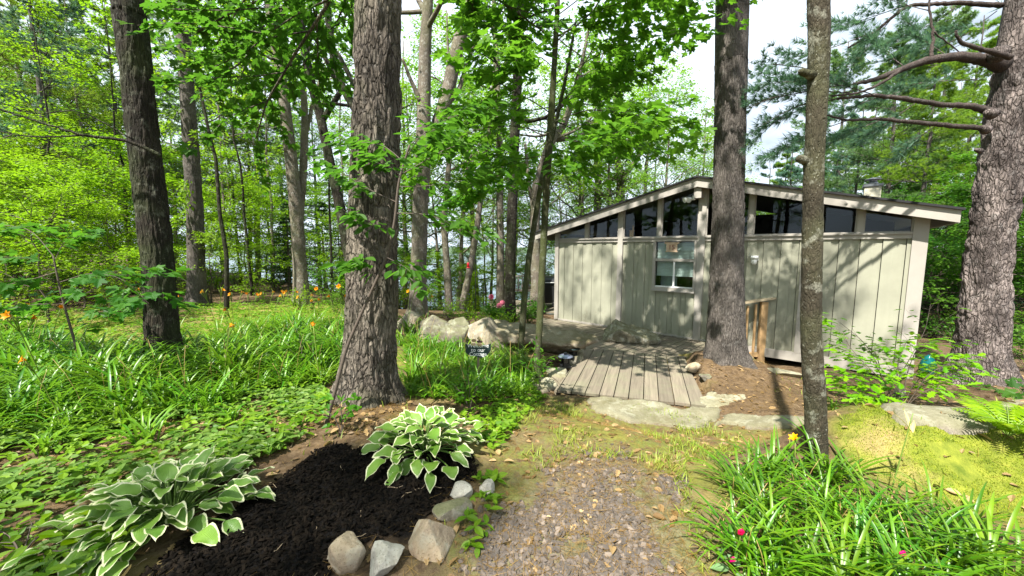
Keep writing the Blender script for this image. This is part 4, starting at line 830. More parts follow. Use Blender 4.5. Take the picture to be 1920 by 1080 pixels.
for nm, lab, pts, y in [('maple_tree', 'thin pale trunk with a bend left of the red bird feeder', [(842, 575, 16), (838, 500, 13), (832, 420, 12), (838, 350, 10), (845, 270, 9), (842, 180, 8)], 12.5), ('maple_tree', 'thin pale trunk leaning right behind the red bird feeder', [(868, 570, 15), (882, 500, 12), (894, 430, 11), (903, 360, 9), (915, 270, 8)], 14),
    ('maple_tree', 'slim trunk with one curved side limb behind the left slope of the cabin roof', [(1120, 400, 15), (1122, 340, 13), (1118, 280, 12), (1125, 200, 10), (1120, 100, 9)], 19), ('maple_tree', 'slim forked trunk behind the middle of the left roof slope', [(1160, 390, 16), (1165, 330, 14), (1152, 280, 12), (1155, 200, 9), (1150, 120, 7)], 18),
    ('maple_tree', 'thin dark stem standing alone left of the slim pale grey trunk', [(425, 560, 11), (425, 480, 9), (412, 400, 8), (405, 300, 7), (385, 220, 6)], 9.8)]:
    front_tree(nm, lab, 'tree', pts, y, 9, M_BARK_D if 'dark' in lab else M_BARK_G, None, 16, .1, limbs=[([(1165, 340, 10), (1185, 310, 9), (1200, 290, 8), (1215, 270, 6)], 18, .3)] if 'forked' in lab else [], crown=high_crown(220 + int(y), 4.2, 7, 1.9, M_L_FAR if y > 12 else M_L_SUN, nc=(5, 4)))
# L broad pine in front of the cabin
front_tree('pine_tree', 'broad straight grey pine trunk standing right in front of the cabin', 'tree', [(1362, 678, 86), (1361, 630, 75), (1362, 540, 67), (1365, 400, 60), (1368, 250, 59), (1371, 100, 60), (1373, 0, 61)], 6.15, 17, M_BARK_L,
  bark_disp(.010, 26, 4, 23, .35, 6, -.36, .5, 1, .16), 150, .022, crown=high_crown(211, 8.5, 12, 3.2, M_NEEDLE, needle=True), knots=[(1395, 67, .012, 0, 1.5), (1338, 240, .02, 0)])
# M slim mottled trunk, front right
front_tree('maple_tree', 'slim mottled trunk with pale lichen rising from the right hand daylilies', 'tree', [(1531, 884, 52), (1531, 840, 48), (1528, 740, 46), (1521, 640, 43), (1521, 560, 42), (1523, 450, 42), (1526, 310, 41), (1533, 170, 43), (1536, 90, 42), (1535, 0, 43)], 2.66, 10, M_BARK_M,
  bark_disp(.003, 30, 9, 25, .12, 4, 0, .3, 1, .12, .012), 96, .014, crown=high_crown(212, 5.5, 8, 2.4, M_L_MID), knots=[(1512, 138, .024, -.03), (1508, 300, .03, -.0)])
M_LIMB = barkmat('dead_limb_bark', (.02, .016, .014), (.11, .085, .075), 2, .3, (.3, .3, .28), .1)
# N plated pine at the right with long dead limbs, a few carrying needles
N_L = [([(1880, 122, 44), (1850, 112, 30), (1800, 105, 24), (1740, 112, 19), (1690, 130, 15), (1640, 150, 11), (1600, 158, 7)], 5.7, -.2), ([(1895, 108, 16), (1868, 98, 14), (1830, 90, 11), (1796, 78, 9), (1792, 58, 5)], 5.3, -.1), ([(1868, 212, 24), (1820, 198, 16), (1770, 198, 13), (1700, 185, 12), (1640, 178, 9), (1570, 185, 6)], 5.6, -.2), ([(1855, 240, 15), (1790, 237, 13), (1720, 230, 11), (1650, 222, 8), (1590, 226, 6), (1550, 216, 4)], 5.5, -.1), ([(1690, 130, 9), (1655, 155, 7), (1610, 175, 5), (1560, 180, 4)], 5.45, -.1), ([(1745, 112, 9), (1750, 60, 6), (1742, 20, 5), (1742, -30, 4)], 5.6, .1), ([(1750, 60, 4), (1790, 90, 3), (1810, 110, 2)], 5.6, .1), ([(1880, 10, 14), (1800, 5, 11), (1700, 10, 8), (1640, 60, 6), (1590, 90, 4)], 5.9, .2), ([(1610, 175, 3), (1520, 170, 2), (1440, 185, 2), (1400, 205, 1)], 5.4, .3), ([(1600, 160, 3), (1530, 130, 2), (1450, 120, 2)], 5.5, .5), ([(1570, 185, 3), (1490, 200, 2), (1420, 240, 1)], 5.4, .2)]
def n_crown(root, w, P, R, O):
    rg = np.random.default_rng(213); g = Grow(rg, 1, (16,), .42, .10, (.02, .03), (1, .6), .06, (.4, .95)); lv = MB()
    for pts, y, dy in [([(1640, 60), (1560, 90), (1480, 110), (1430, 125)], 5.8, .5), ([(1600, 158), (1520, 165), (1450, 180), (1405, 200)], 5.5, .4), ([(1600, 170), (1520, 195), (1450, 230), (1410, 270)], 5.6, .4), ([(1700, 10), (1640, 30), (1580, 50), (1540, 40)], 6.0, .5), ([(1742, 20), (1700, 10), (1640, -10)], 5.7, .3), ([(1800, 5), (1760, 40), (1690, 70), (1640, 90)], 6.2, .5), ([(1870, 20), (1830, 50), (1780, 60), (1720, 90)], 6.6, .6), ([(1850, 150), (1790, 150), (1720, 155), (1650, 190)], 6.8, .5), ([(1700, 0), (1660, 50), (1610, 110), (1590, 130)], 6.4, .4), ([(1870, 0), (1800, -20), (1720, -20)], 6, .4), ([(1650, 180), (1600, 200), (1540, 230)], 6.2, .4), ([(1700, 128), (1660, 100), (1620, 60)], 5.7, .2), ([(1780, 108), (1740, 80), (1700, 40)], 5.8, .3), ([(1640, 178), (1580, 160), (1510, 150)], 5.4, .2), ([(1720, 190), (1680, 220), (1620, 260)], 5.6, .3), ([(1660, 222), (1600, 245), (1540, 280)], 5.5, .2), ([(1760, 232), (1720, 260), (1680, 300)], 5.8, .4), ([(1590, 226), (1520, 250), (1440, 300)], 5.4, .3), ([(1820, 60), (1760, 90), (1700, 130)], 6.3, .5), ([(1560, 180), (1490, 150), (1420, 160)], 5.5, .3)]:
        Q = np.array([aty(a, b, y + dy * k / (len(pts) - 1)) for k, (a, b) in enumerate(pts)]) - O; Q, _ = resample(Q, np.ones(len(Q)), .1); g.follow(Q, unit(np.gradient(Q, axis=0)), np.linalg.norm(np.diff(Q, axis=0), axis=1).sum(), .008, 0, .003)
    p, d = g.done(); needles(lv, rg, p, d, tuft_tpl(rg, 16, .115, .0042), 1.1)
    g2 = Grow(rg, 2, (6, 5), .5, .12, (.05, .02, 0), ls=.16); H = P[-1, 2]
    for k in range(12):
        z = 6.2 + (H - 6.2) * (k + rg.random()) / 12 * .97; a = k * 2.4; b = np.array([np.interp(z, P[:, 2], P[:, 0]), np.interp(z, P[:, 2], P[:, 1]), z]); g2.br(b, (math.cos(a), math.sin(a), .2), 3.2 * rg.uniform(.6, 1.1) * (1.1 - .6 * k / 12), .05, 0)
    p, d = g2.done(); needles(lv, rg, p, d, tuft_tpl(rg, 10, .16, .012))
    for gg in (g, g2): base = w.n; w.F += [(f + base, a_, b_) for f, a_, b_ in gg.wood.F]; w.V += gg.wood.V; w.n += gg.wood.n
    lv.build('crown', M_NEEDLE_B, root)
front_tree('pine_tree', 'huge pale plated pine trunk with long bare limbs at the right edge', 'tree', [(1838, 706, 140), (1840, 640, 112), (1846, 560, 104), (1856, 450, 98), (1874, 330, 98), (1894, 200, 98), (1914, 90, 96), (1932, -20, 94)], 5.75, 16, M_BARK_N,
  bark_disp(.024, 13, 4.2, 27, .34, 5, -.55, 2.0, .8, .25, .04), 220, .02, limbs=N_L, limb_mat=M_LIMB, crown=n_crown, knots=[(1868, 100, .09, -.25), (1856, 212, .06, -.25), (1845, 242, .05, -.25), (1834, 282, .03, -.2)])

# J the two slim maples whose crowns hang over the deck
J_B = [([(1036, 215), (1000, 190), (950, 165), (900, 130), (880, 95)], 5.6, -.5, .010), ([(1030, 250), (960, 235), (900, 240), (840, 270), (800, 300)], 5.5, -.4, .010), ([(1034, 230), (1100, 205), (1170, 210), (1230, 225), (1275, 250)], 5.5, -.3, .010), ([(1038, 160), (1090, 120), (1150, 90), (1220, 70), (1290, 60)], 5.6, .4, .010), ([(1032, 240), (1080, 270), (1130, 260), (1200, 230)], 5.3, -.7, .009), ([(1040, 110), (990, 70), (930, 40), (880, 20)], 5.7, .5, .010), ([(1042, 80), (1090, 30), (1150, 10), (1210, -10)], 5.6, -.4, .010), ([(1028, 290), (970, 300), (920, 320), (880, 350)], 5.6, .5, .008), ([(1035, 200), (980, 210), (930, 200), (880, 210)], 5.9, .9, .008), ([(1035, 205), (1085, 160), (1130, 165), (1180, 150)], 5.9, .8, .008), ([(1044, 40), (1000, 0), (960, -40)], 5.7, -.3, .009), ([(1044, 30), (1110, -20), (1180, -50), (1260, -20), (1310, 20)], 5.8, .4, .009), ([(1030, 260), (1060, 300), (1085, 330)], 5.4, -.5, .006), ([(1040, 130), (1010, 100), (985, 120), (950, 95)], 5.2, -.7, .007)]
front_tree('maple_tree', 'slender green stemmed maple with broad leaves rising between the log boulder and the lanterns', 'tree', [(1007, 692, 13), (1012, 600, 13), (1017, 500, 13), (1022, 400, 13), (1026, 320, 13), (1033, 220, 12), (1040, 110, 10), (1046, 0, 8)], 5.6, 6.5, M_BARK_S, bark_disp(.002, 40, 8, 29), 24, .04,
  crown=bough_crown(214, J_B, None, M_L_MID, MAPLE_V, MAPLE_F, .145, 3, 1, (11,), .12, .08, lambda lv, w, P, R, O: high_crown_into(215, 4.6, 5, 1.6, .12, 3, lv, w, P, R)))
front_tree('maple_tree', 'slender leaning maple stem rising in front of the log boulder', 'tree', [(977, 650, 12), (983, 560, 12), (992, 480, 11), (1005, 400, 10), (1018, 325, 9), (1040, 240, 7), (1060, 150, 6), (1080, 40, 5)], 6.7, 5.5, M_BARK_S, None, 16, .05,
  crown=bough_crown(216, [([(1010, 380), (960, 350), (900, 360), (860, 380)], 6.7, -.4, .007), ([(1040, 240), (1100, 230), (1160, 270), (1210, 280)], 6.7, .3, .007), ([(1055, 170), (1120, 140), (1180, 120)], 6.8, .3, .007), ([(1030, 280), (1080, 290), (1130, 270)], 6.6, -.4, .006), ([(1005, 400), (980, 320), (940, 280)], 6.7, .5, .006)], None, M_L_MID, MAPLE_V, MAPLE_F, .14, 4, 1, (9,), .12))
# sapling hugging the furrowed trunk, and saplings at the left
S_B = [([(745, 380), (700, 360), (650, 330), (610, 300)], 3.3, -.1, .006), ([(748, 330), (800, 300), (850, 270), (900, 280)], 3.3, .1, .006), ([(752, 300), (720, 270), (670, 265), (640, 285)], 3.3, .2, .005), ([(765, 275), (820, 230), (860, 215), (900, 200)], 3.3, .1, .005), ([(742, 400), (800, 400), (850, 420), (890, 440)], 3.3, -.1, .005), ([(735, 440), (690, 420), (650, 400)], 3.25, -.2, .005), ([(745, 350), (800, 350), (860, 340), (910, 330)], 3.35, .2, .005), ([(765, 290), (790, 250), (830, 240)], 3.2, -.2, .004), ([(720, 480), (760, 500), (790, 530)], 3.2, -.1, .004), ([(700, 520), (680, 490), (655, 500)], 3.1, -.1, .004), ([(750, 330), (730, 310), (690, 300)], 3.1, -.2, .004)]
front_tree('beech_sapling', 'thin dark sapling with oval leaves growing across the front of the furrowed trunk', 'sapling', [(614, 786, 9), (632, 720, 8), (650, 650, 7), (690, 560, 6), (722, 490, 6), (740, 420, 5), (747, 340, 5), (768, 272, 4)], 3.3, None, M_TWIG, None, 10, .04,
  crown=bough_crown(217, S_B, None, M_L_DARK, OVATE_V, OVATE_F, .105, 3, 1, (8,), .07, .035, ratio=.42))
front_tree('maple_sapling', 'dark thin stemmed maple sapling spreading broad leaves above the daylilies at the left edge', 'sapling', [(142, 712, 8), (146, 660, 7), (128, 600, 6), (112, 540, 5), (100, 480, 4)], 4.3, None, M_TWIG, None, 10, .04,
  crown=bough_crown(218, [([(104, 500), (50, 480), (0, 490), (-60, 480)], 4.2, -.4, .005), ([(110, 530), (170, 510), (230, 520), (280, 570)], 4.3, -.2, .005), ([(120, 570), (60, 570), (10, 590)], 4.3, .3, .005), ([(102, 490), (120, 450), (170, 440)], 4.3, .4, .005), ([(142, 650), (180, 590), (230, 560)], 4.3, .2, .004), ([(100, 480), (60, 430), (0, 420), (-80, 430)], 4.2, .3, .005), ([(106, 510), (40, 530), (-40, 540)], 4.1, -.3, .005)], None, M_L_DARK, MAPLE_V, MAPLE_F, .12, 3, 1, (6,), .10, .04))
# ------------------------------------------------------------------ rocks
import bmesh
def ico(sub):
    b = bmesh.new(); bmesh.ops.create_icosphere(b, subdivisions=sub, radius=1); b.verts.ensure_lookup_table()
    V = np.array([v.co[:] for v in b.verts]); F = np.array([[v.index for v in f.verts] for f in b.faces]); b.free(); return V, F
ICO = {k: ico(k) for k in (1, 2, 3, 4, 5)}
def rock_mesh(seed, size, cuts=12, sub=5, rough=.06, fine=.02, lo=.55, planes=(), blk=.8, crag=.0):
    rg = np.random.default_rng(seed); V, F = ICO[sub]; V = np.sign(V) * np.abs(V) ** blk
    ns = list(unit(rg.normal(0, 1, (cuts, 3)))); ds = list(rg.uniform(lo, .92, cuts))
    for n, d in planes: ns.append(unit(np.array(n, float))); ds.append(d)
    for n, d in zip(ns, ds): e = np.maximum(0, V @ n - d); V = V - np.outer(e, n) * .96
    V = V * np.asarray(size); nn = unit(V / np.asarray(size) ** 2); s = np.mean(size)
    V = V + nn * ((fbm(V / s * 1.7, 3, seed) - .5) * rough * 2 * s)[:, None] + nn * ((fbm(V / s * 7, 4, seed + 3) - .5) * fine * 3 * s)[:, None]
    if crag: r_ = 1 - np.abs(2 * fbm(V / s * (1.6, 1.6, 3.2) + 7, 4, seed + 8) - 1); V = V - nn * (np.clip(r_ - .72, 0, 1) * crag * s * 2.2)[:, None]
    m = MB(); m.add(V, F, 0, True); return m
def rock(name, label, pxy, size, rz, mat, seed, sink=.3, group=None, z=None, **kw):
    p = G(*pxy) if z is None else atz(*pxy, z); o = rock_mesh(seed, size, **kw).build(name, mat); o.location = (p[0], p[1], p[2] + size[2] * (1 - 2 * sink) * .8); o.rotation_euler = (0, 0, rz)
    return tag(o, label, 'boulder' if name == 'boulder' else 'rock', group)
M_R_TAN = rockmat('tan_granite', (.22, .16, .105), (.45, .36, .26), .15, .3); M_R_GREY = rockmat('pale_grey_granite', (.26, .24, .20), (.50, .47, .41), .12, .35)
M_R_BOLD = rockmat('lichened_boulder', (.085, .075, .058), (.22, .195, .155), .35, .35); M_R_MOSS = rockmat('mossy_boulder', (.12, .105, .075), (.28, .25, .19), .6, .3, (.07, .085, .02)); M_R_DECK = rockmat('dark_lichen_boulder', (.09, .08, .055), (.29, .26, .19), .3, .5)
M_R_WHITE = rockmat('pale_rock_face', (.145, .122, .09), (.31, .27, .21), .2, .25); M_R_LOG = rockmat('brown_boulder', (.12, .095, .066), (.33, .275, .20), .35, .25, (.09, .10, .03)); M_R_FLAG = rockmat('flagstone', (.18, .16, .12), (.35, .31, .24), .3, .35); M_R_SLAB = rockmat('bedrock_slab', (.12, .10, .074), (.26, .228, .18), .3, .25)
rock('rock', 'rounded tan rock at the left end of the mulch bed border', (650, 1050), (.115, .10, .095), .4, M_R_TAN, 1, .22, 'rocks edging the mulch bed', lo=.62)
rock('rock', 'squat off white rock between the tan rock and the large pointed rock', (722, 1056), (.11, .10, .085), 1.2, M_R_GREY, 2, .22, 'rocks edging the mulch bed', lo=.55, cuts=16)
rock('rock', 'largest edging rock with a pointed top and a flat slanted face', (800, 1022), (.165, .15, .155), -.3, M_R_TAN, 3, .24, 'rocks edging the mulch bed', cuts=5, blk=.65, planes=[((.35, -.8, .5), .40), ((-.8, -.2, .62), .30), ((.85, .1, .55), .42), ((0, .7, .7), .45), ((-.3, -.9, .25), .55)])
rock('rock', 'mossy topped rock half buried behind the pointed rock', (848, 962), (.13, .10, .075), .2, M_R_MOSS, 4, .4, 'rocks edging the mulch bed', cuts=16)
rock('rock', 'small pale rock at the edge of the black mulch', (862, 930), (.085, .075, .06), .9, M_R_GREY, 5, .28, 'rocks edging the mulch bed', cuts=16)
rock('rock', 'small pale rock nearest the path under the rear hosta', (913, 922), (.065, .06, .075), 2.0, M_R_GREY, 6, .35, 'rocks edging the mulch bed', cuts=16)
# boulders along the far side of the lily bed
rock('boulder', 'long low log shaped boulder reaching to the deck', (1000, 655), (1.22, .44, .36), -.2, M_R_LOG, 11, .14, None, cuts=7, lo=.75, rough=.10, blk=.55, crag=.12, planes=[((.42, -.25, .9), .50), ((.75, -.5, .3), .82), ((0, -.6, -.8), .55)])
rock('boulder', 'split boulder with a pale slanted triangular face', (915, 658), (.50, .36, .42), .25, M_R_WHITE, 12, .16, None, cuts=5, blk=.65, crag=.05, planes=[((.62, -.62, .5), .42), ((-.55, -.55, .6), .5), ((.9, .1, .4), .6)])
rock('boulder', 'upright grey boulder left of the pale faced boulder', (862, 646), (.32, .34, .37), .3, M_R_BOLD, 13, .16, None, blk=.6, crag=.08, planes=[((.9, -.3, .1), .65), ((0, -.5, .85), .6)])
rock('boulder', 'rounded grey boulder second from the furrowed trunk', (812, 640), (.40, .36, .34), .2, M_R_BOLD, 14, .18, None, blk=.7, crag=.08)
rock('boulder', 'small pale boulder next to the furrowed trunk', (768, 620), (.26, .30, .30), .8, M_R_WHITE, 15, .2, None, crag=.05)
rock('boulder', 'dark lichen spotted boulder poking up through the deck', (1180, 638), (.68, .40, .35), -.3, M_R_DECK, 16, .22, None, z=DZ, cuts=8, rough=.10, blk=.75, crag=.12, planes=[((.5, -.2, .85), .40), ((-.9, -.2, .4), .7)])
# flat stones
def slab(name, label, poly, h, mat, seed, cat='stone', group=None, base=-.03):
    Q = poly_w(poly); c = Q.mean(0); n = 44; rg = np.random.default_rng(seed); g = np.linspace(-1, 1, n); lo, hi = Q.min(0) - .05, Q.max(0) + .05
    X, Y_ = np.meshgrid(np.linspace(lo[0], hi[0], n), np.linspace(lo[1], hi[1], n)); P = np.stack([X.ravel(), Y_.ravel()], -1); p3 = np.stack([P[:, 0], P[:, 1], P[:, 0] * 0], -1)
    sd = pdist(P, Q) + (fbm(p3 * 5, 4, seed) - .5) * .22; z = gz(P[:, 0], P[:, 1]) + base + h * sstep(-.015, .035, sd) + (fbm(p3 * 4, 4, seed + 1) - .5) * .05 + (fbm(p3 * 16, 3, seed + 2) - .5) * .022 - .25 * sstep(0, -.03, sd)
    z0 = float(gz(np.array([c[0]]), np.array([c[1]]))[0]); m = MB(); i = np.arange(n - 1)[:, None] * n; j = np.arange(n - 1)[None]; F = np.stack([i + j, i + j + 1, i + n + j + 1, i + n + j], -1).reshape(-1, 4)
    F = F[(sd[F] > -.06).any(1)]; m.add(np.stack([P[:, 0] - c[0], P[:, 1] - c[1], z - z0], -1), F, 0, True); o = m.build(name, mat); o.location = (c[0], c[1], z0); return tag(o, label, cat, group)
slab('rock_slab', 'broad pale bedrock slab in front of the deck ramp', [(1090, 752), (1160, 748), (1260, 765), (1345, 770), (1352, 790), (1290, 806), (1200, 798), (1120, 775)], .07, M_R_SLAB, 31)
slab('rock_slab', 'narrow bedrock slab between the broad slab and the slim mottled trunk', [(1350, 778), (1420, 780), (1505, 786), (1530, 798), (1470, 806), (1380, 802), (1340, 798)], .07, M_R_SLAB, 32)
slab('rock_slab', 'flat pale rock ledge behind the moss at the right', [(1640, 800), (1740, 793), (1880, 792), (1990, 800), (1900, 810), (1760, 812), (1660, 814)], .05, M_R_SLAB, 33)
slab('flagstone', 'greenish flagstone left of the ramp corner', [(1000, 712), (1035, 706), (1050, 722), (1020, 738), (998, 730)], .05, M_R_FLAG, 34)
slab('flagstone', 'pale flagstone beside the front lantern', [(1020, 690), (1062, 692), (1060, 708), (1028, 706)], .05, M_R_FLAG, 35)
slab('flagstone', 'tan flagstone behind the rear lantern', [(1070, 655), (1098, 660), (1090, 678), (1066, 674)], .09, M_R_FLAG, 36)
slab('flagstone', 'flat stone sunk in the soil at the foot of the broad pine', [(1300, 745), (1340, 735), (1400, 742), (1390, 758), (1330, 764)], .05, M_R_FLAG, 37)
rock('flat_rock', 'flat grey slab lying propped by the crawl space beside the handrail', (1455, 704), (.42, .20, .075), -.35, M_R_FLAG, 38, .1, None, cuts=8)
rock('rock', 'small pale stone by the deck edge left of the broad pine', (1300, 693), (.13, .10, .09), .3, M_R_TAN, 39, .2, None)
rock('rock', 'small brown stone at the left foot of the broad pine', (1322, 712), (.12, .09, .07), 1.3, M_R_BOLD, 40, .2, None)
rock('rock', 'half buried stone in front of the plated pine', (1848, 748), (.17, .12, .06), 1.3, M_R_TAN, 41, .2, None)
rock('rock', 'pointed grey stone under the lobed leaf shrub', (1686, 745), (.11, .08, .13), .3, M_R_BOLD, 42, .2, None)

# ------------------------------------------------------------------ signs, lanterns, feeder, ornament, far rail and grill
M_BLK = plain('black_paint', (.012, .013, .014), .45); M_BLKM = plain('black_metal', (.02, .021, .024), .35, .3)
p = G(897, 716); sgn = thing('garden_sign', 'small dark green garden sign on a wooden stake with a painted bear and white lettering', 'sign', p)
zt = aty(895, 655, p[1])[2] - p[2]; sx = p[1] / FPX
m = MB(); m.box((0, .012, zt / 2 - .06), (.028, .02, zt + .05)); m.build('stake', woodmat('stake_wood', (.12, .09, .06), (.25, .19, .13), (1, 1, .06)), sgn)
w = 49 * sx; h = 26 * sx; a = np.linspace(0, 1, 13); lo = [(-w / 2 + w * t, 0, zt - .02 - h * .5 * math.sin(math.pi * t) ** .6 - .012 * math.cos(9 * t)) for t in a]; hi = [(w / 2 - w * t, 0, zt + h * .42 - h * .22 * math.sin(math.pi * t)) for t in a]
m = MB(); m.prism(lo + hi, (0, 0, 0), (0, .018, 0)); m.build('board', plain('dark_green_board', (.012, .03, .028), .5), sgn)
M_WHITE = plain('white_lettering', (.8, .8, .78), .6)
text('Welcome\nto our\nCottage', h * .40, M_WHITE, sgn, (.0, -.003, zt - h * .05), (1, 0, 0), (0, 0, 1.0), .001)
M_TANP = plain('tan_paint', (.50, .36, .2), .6); M_BRN = plain('brown_paint', (.05, .02, .012), .6)
for nm, c, r, mt in [('log_end', (-.055, .006, zt + h * .36), (.040, .014, .022), M_TANP), ('log_end', (.02, .006, zt + h * .36), (.040, .016, .026), M_TANP), ('log_end', (.015, .007, zt + h * .82), (.026, .014, .025), M_TANP), ('painted_bear', (.02, .012, zt + h * .56), (.04, .012, .02), M_BRN), ('painted_bear_head', (-.055, .008, zt + h * .66), (.032, .014, .022), plain('brown_fur_paint', (.3, .19, .1), .7))]:
    V, F = ICO[3]; m = MB(); m.add(V * r + np.array(c), F, 0, True); m.build(nm, mt, sgn)
def lantern(px, py, label, sc, rz, col):
    L = thing('path_lantern', label, 'lantern', G(px, py), rz, 'path lanterns by the deck', sc)
    m = MB(); m.box((0, 0, .02), (.15, .15, .04)); m.box((0, 0, .05), (.12, .12, .03)); m.build('base', M_BLK, L)
    m = MB()
    for sx_ in (-1, 1):
        for sy_ in (-1, 1): m.box((sx_ * .045, sy_ * .045, .115), (.014, .014, .10))
    m.box((0, 0, .17), (.12, .12, .014)); m.build('cage', M_BLKM, L)
    m = MB(); m.box((0, 0, .115), (.078, .078, .098)); m.build('lamp_glass', plain('smoky_glass', (.03, .03, .03), .1), L)
    m = MB(); m.lathe([(.02, .225), (.05, .215), (.11, .195), (.135, .178), (.13, .177), (.02, .178)][::-1], (0, 0, 0), 18); m.build('roof', col, L)
    m = MB(); m.lathe([(.03, .222), (.035, .235), (.02, .25), (.004, .255)], (0, 0, 0), 12); m.build('finial', M_BLK, L)
lantern(1060, 688, 'nearer black pagoda lantern with a round bluish roof', 1.05, .3, plain('blue_grey_metal', (.22, .25, .33), .3, .6)); lantern(1074, 672, 'farther black pagoda lantern with a dark green roof', 1.05, .7, plain('dark_green_metal', (.02, .035, .035), .35, .5))
fx = G(900, 590); fd = thing('shepherd_hook', 'tall black shepherd hook pole in the flower bed behind the boulders', 'hook', (fx[0], 10.4, gz(np.array([fx[0]]), np.array([10.4]))[0])); fz = aty(900, 488, 10.4)[2] - fd.location.z
m = MB(); m.tube([(0, 0, -.2), (0, 0, fz * .5), (0, 0, fz), (-.05, 0, fz + .10), (-.14, 0, fz + .12), (-.20, 0, fz + .06), (-.20, 0, fz + .02)], .011, 8); m.build('pole', M_BLK, fd)
fe = thing('bird_feeder', 'red hummingbird feeder hanging among the trees', 'bird feeder', (fd.location.x - .20, 10.4, fd.location.z + fz - .12))
m = MB(); m.tube([(0, 0, .15), (0, 0, .05)], .004, 5); m.build('hanger', M_BLK, fe); m = MB(); m.lathe([(.01, .06), (.035, .05), (.035, -.06), (.02, -.07)], (0, 0, 0), 12); M_REDG = plain('red_glass', (.45, .01, .02), .2); m.build('bottle', M_REDG, fe); m = MB(); m.lathe([(.02, -.07), (.06, -.08), (.06, -.095), (.01, -.11)], (0, 0, 0), 14); m.build('feeding_base', M_REDG, fe)
gp_ = G(1737, 712); go = thing('glass_ornament', 'teal blown glass garden ornament half hidden by the lobed leaf shrub', 'ornament', (gp_[0], gp_[1], gp_[2]))
m = MB(); a = np.linspace(0, 2 * np.pi, 28, endpoint=False)
prof = [(.03, .0), (.07, .05), (.10, .14), (.105, .22), (.085, .32), (.05, .40), (.015, .44)]
V = np.array([[r * (1 + .07 * math.cos(14 * t)) * math.cos(t), r * (1 + .07 * math.cos(14 * t)) * math.sin(t), z] for r, z in prof for t in a]); n = 28; i = np.arange(len(prof) - 1)[:, None] * n; j = np.arange(n)[None]; k = (j + 1) % n
m.add(V, np.stack([i + j, i + k, i + n + k, i + n + j], -1).reshape(-1, 4), 0, True); m.build('glass_body', plain('teal_glass', (.005, .10, .10), .06), go); m = MB(); m.tube([(0, 0, -.1), (0, 0, .03)], .012, 8); m.build('stake', M_BLK, go)
# far deck with railing and grill beyond the cabin's left corner
rw = thing('deck_railing', 'dark grey wooden baluster railing of the lake deck left of the cabin', 'railing', (.35, 15.0, DZ)); M_GREYW = woodmat('grey_lumber', (.10, .085, .07), (.22, .19, .16), (.06, 1, 1))
m = MB(); m.box((.45, 0, .95), (1.9, .09, .05)); m.build('rail_cap', M_GREYW, rw); m = MB(); m.box((.45, 0, .38), (1.9, .05, .09)); m.build('rail', M_GREYW, rw)
for x in (-.5, 1.4): m = MB(); m.box((x, 0, .46), (.09, .09, .95)); m.build('post', M_GREYW, rw)
for k in range(12): m = MB(); x = -.36 + k * .14; m.lathe([(.018, .42), (.03, .55), (.016, .7), (.03, .82), (.018, .93)], (x, 0, 0), 8); m.build('baluster', M_GREYW, rw)
dkk = thing('lake_deck', 'grey deck floor beyond the left corner of the cabin', 'deck', (.6, 13.6, DZ - .03)); m = MB()
for k in range(20): m.box((0, -1.4 + k * .15, -.02), (3.0, .142, .04))
m.A = {'tint': [np.repeat(np.random.default_rng(2).random(20), 8)]}; m.build('planks', M_DECK, dkk)
gr = thing('barbecue_grill', 'black covered barbecue grill by the left corner of the cabin', 'grill', (1.25, 13.4, DZ)); m = MB(); m.box((0, 0, .45), (.62, .5, .62)); m.build('cabinet', M_BLK, gr)
a = np.linspace(0, math.pi, 10); m = MB(); m.prism([(-.36, -.27 * math.cos(t), .78 + .28 * math.sin(t)) for t in a], (0, 0, 0), (.72, 0, 0)); m.build('lid', M_BLKM, gr); m = MB(); m.tube([(-.25, -.30, .86), (.25, -.30, .86)], .015, 8); m.build('handle', M_ALU, gr)
m = MB(); m.box((-.55, 0, .74), (.34, .42, .03)); m.build('side_shelf', M_BLKM, gr)
for k in (0, 1): m = MB(); m.lathe([(.07, -.02), (.08, 0), (.07, .02)], (0, 0, 0), 12); o = m.build('wheel', M_BLK, gr); o.location = (-.25 + .5 * k, -.25, .08); o.rotation_euler = (R_(90), 0, 0)
m = MB(); m.box((0, 0, .13), (.5, .4, .03)); m.build('frame', M_BLKM, gr)

# ------------------------------------------------------------------ hostas
def hosta_leaf(W_, L, nu=11, nv=9):
    u = np.linspace(0, 1, nu); v = np.linspace(-1, 1, nv); U_, V_ = np.meshgrid(u, v, indexing='ij'); prof = .5 * W_ * np.sin(np.pi * np.clip(U_, 0, 1) ** .72) ** .85 * (1 - .25 * U_ ** 3); prof[-1] = .002; prof[0] = .006
    return U_, V_, prof
q = NT('variegated_hosta_leaf'); e = q.attr('edge'); s = q.attr('across'); t = q.attr('tint'); nz = q.noise(q.co(), 38, 4, .6); nz2 = q.noise(q.co(), 9, 3)
thr = q.math('ADD', .0005, q.math('MULTIPLY', nz, .0105)); isw = q.ramp(q.math('MULTIPLY', q.math('SUBTRACT', e, thr), 60.0), [(.0, 1), (.16, 0)])
gcol = q.mix(t, (.08, .19, .018), (.165, .30, .035)); gcol = q.mix(q.ramp(nz2, [(.4, 0), (.65, .5)]), gcol, (.20, .33, .06))
wcol = q.mix(nz2, (.58, .60, .30), (.72, .72, .50)); c = q.mix(isw, gcol, wcol)
vein = q.n('TexWave', Vector=q.n('CombineXYZ', i0=s, i1=0, i2=0).outputs[0], Scale=2.6, Distortion=0).outputs['Fac']
q.B(Base__Color=c, Roughness=.42, Normal=q.bump(vein, .35, .006)); tr = q.n('BsdfTranslucent', Color=c); ms = q.n('MixShader', i0=.25, i1=q.b.outputs[0], i2=tr.outputs[0]); q.t.links.new(ms.outputs[0], q.out.inputs[0]); M_HOSTA = q.m
M_PET = leafmat('hosta_stalk', (.10, .19, .05), (.20, .30, .10), .2)
